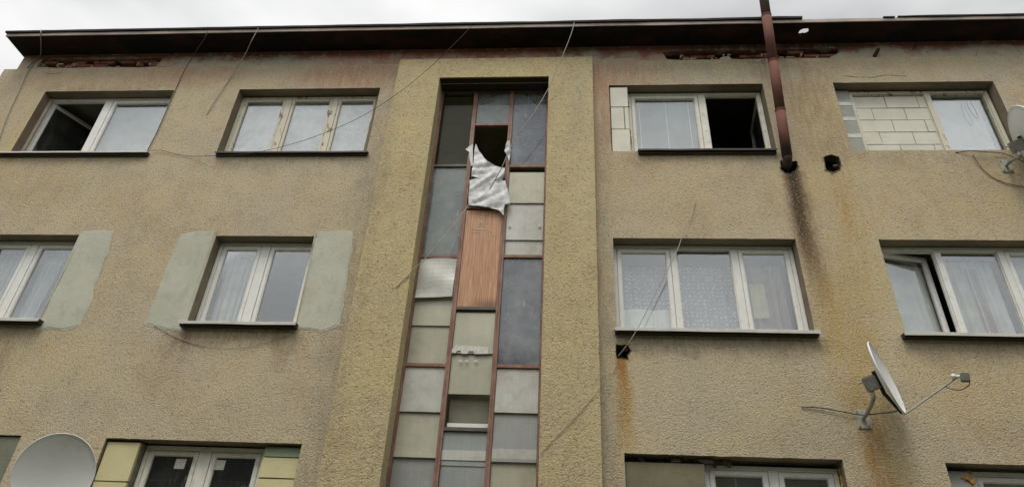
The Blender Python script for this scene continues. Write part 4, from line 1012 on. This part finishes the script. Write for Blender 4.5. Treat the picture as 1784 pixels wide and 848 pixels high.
nvis = (nv*1.0-rd*.10).normalized()
ppl = at(1503, 730, 0)
dish('white satellite dish seen edge-on with its feed arm, on the wall below the right-hand windows', c, nvis, axis, (1/F)*65.3*((c-EYEP).dot(fw)), ppl, arm_len=.60)
c2 = at(1797, 243, -.42); rd2 = raydir(1797, 243)
ax2 = (rt*-62+up*116).normalized(); ax2 = (ax2-rd2*ax2.dot(rd2)).normalized(); n2 = ax2.cross(rd2).normalized()
if n2.x < 0: n2 = -n2
dish('white satellite dish cut by the right edge of the picture, beside the top right window', c2, (n2+rd2*.42).normalized(), ax2, (1/F)*65*((c2-EYEP).dot(fw)), at(1752, 290, 0), arm_len=.5)
c3 = at(94, 823, -.40); rd3 = raydir(94, 822)
dish('round pale satellite dish facing forward, bottom left, beside the yellow block infill', c3, (-rd3*.96+Vector((-.10, 0, .02))).normalized(), Vector((0, 0, 1)), (1/F)*67*((c3-EYEP).dot(fw)), Vector((c3.x+.02, 0, c3.z-.25)), arm_len=.5)

# ------------------------------------------------------------------ cables
def cable(pts, r, mat, label, group=None):
    P = smooth_path([at(x, y, Y) for x, y, Y in pts], 10); b0 = P[0].copy()
    ob = MB().tube([p-b0 for p in P], r, 6).build('cable', MAT[mat], smooth=True, loc=b0)
    return tag(ob, label, 'cable', group)
cable([(71, 52, -.42), (71, 62, -.41), (70, 98, -.02), (52, 118, -.02), (30, 165, -.02), (8, 215, -.02), (-20, 300, -.02)], .008, 'cable_light', 'pale cable from the left roof corner down past the top left window')
cable([(72, 97, -.03), (62, 104, -.025), (48, 119, -.02)], .011, 'cable_brown', 'short brown cable stub at the left end of the exposed bricks')
cable([(362, 55, -.42), (356, 68, -.39), (340, 92, -.2), (318, 130, -.03), (300, 170, -.02), (276, 225, -.02), (257, 262, -.02)], .006, 'cable_dark', 'dark cable from the roof edge to the right end of the top left sill')
cable([(258, 263, -.03), (280, 262, -.02), (300, 267, -.02), (330, 272, -.02), (380, 271, -.1), (430, 268, -.10), (490, 256, -.12), (560, 234, -.16), (630, 203, -.2), (700, 158, -.25), (765, 103, -.33), (822, 46, -.42)], .0038, 'cable_dark', 'long thin dark cable sagging from the eave across the peeling window')
cable([(450, 50, -.43), (438, 72, -.39), (427, 95, -.2), (405, 130, -.03), (385, 160, -.02), (372, 180, -.02), (360, 200, -.01)], .006, 'cable_light', 'short pale cable from the roof edge left of the peeling window')
cable([(1000, 40, -.43), (995, 60, -.4), (975, 110, -.30), (955, 155, -.24), (925, 205, -.2), (895, 245, -.16), (875, 290, -.10), (853, 330, .02)], .007, 'cable_light', 'pale cable from the eave running down into the torn plastic film')
cable([(815, 330, .10), (816, 355, .10), (806, 372, .06), (780, 405, -.05), (745, 445, -.13), (715, 475, -.135), (690, 500, -.13)], .006, 'cable_light', 'pale cable leaving the stair window beside the wooden board')
cable([(1212, 350, -.02), (1205, 372, -.03), (1190, 408, -.06), (1178, 440, -.08), (1150, 495, -.09), (1125, 545, -.10), (1103, 585, -.09), (1085, 610, -.03), (1077, 620, .0)], .0055, 'cable_light', 'thin cable crossing the lace curtain window into the rusty hole')
cable([(1078, 628, -.02), (1068, 650, -.02), (1046, 676, -.13), (1030, 695, -.13), (1000, 730, -.13), (965, 765, -.13), (942, 790, -.13)], .003, 'cable_brown', 'thin brown cable across the right side of the stair surround')
cable([(1396, 708, -.012), (1430, 710, -.02), (1470, 717, -.03), (1500, 722, -.05), (1530, 720, -.22), (1556, 717, -.36), (1568, 713, -.40)], .006, 'cable_dark', 'dark cable from the wall to the bottom rim of the edge-on dish')
cable([(1690, 262, .12), (1697, 273, -.02), (1712, 295, -.015), (1733, 311, -.012), (1760, 321, -.012), (1800, 327, -.012)], .006, 'cable_brown', 'brown cable looping below the top right window')
cable([(1664, 266, .0), (1690, 263, -.04), (1720, 265, -.05), (1750, 268, -.03), (1790, 285, -.06)], .006, 'cable_dark', 'dark cable lying along the sill of the top right window')
cable([(1683, 165, .12), (1686, 185, .12), (1697, 203, .12), (1704, 206, .12), (1701, 196, .12), (1691, 178, .12), (1689, 166, .12)], .0022, 'cable_dark', 'dark cable loop hanging before the pane beside the white blocks')
cable([(268, 565, -.015), (290, 578, -.012), (320, 592, -.012), (345, 600, -.012)], .004, 'cable_light', 'short pale cable below the left cement patch')
cable([(515, 577, -.012), (480, 590, -.012), (440, 602, -.012), (400, 605, -.012), (345, 600, -.012)], .002, 'cable_light', 'faint pale cable below the sill between the cement patches')
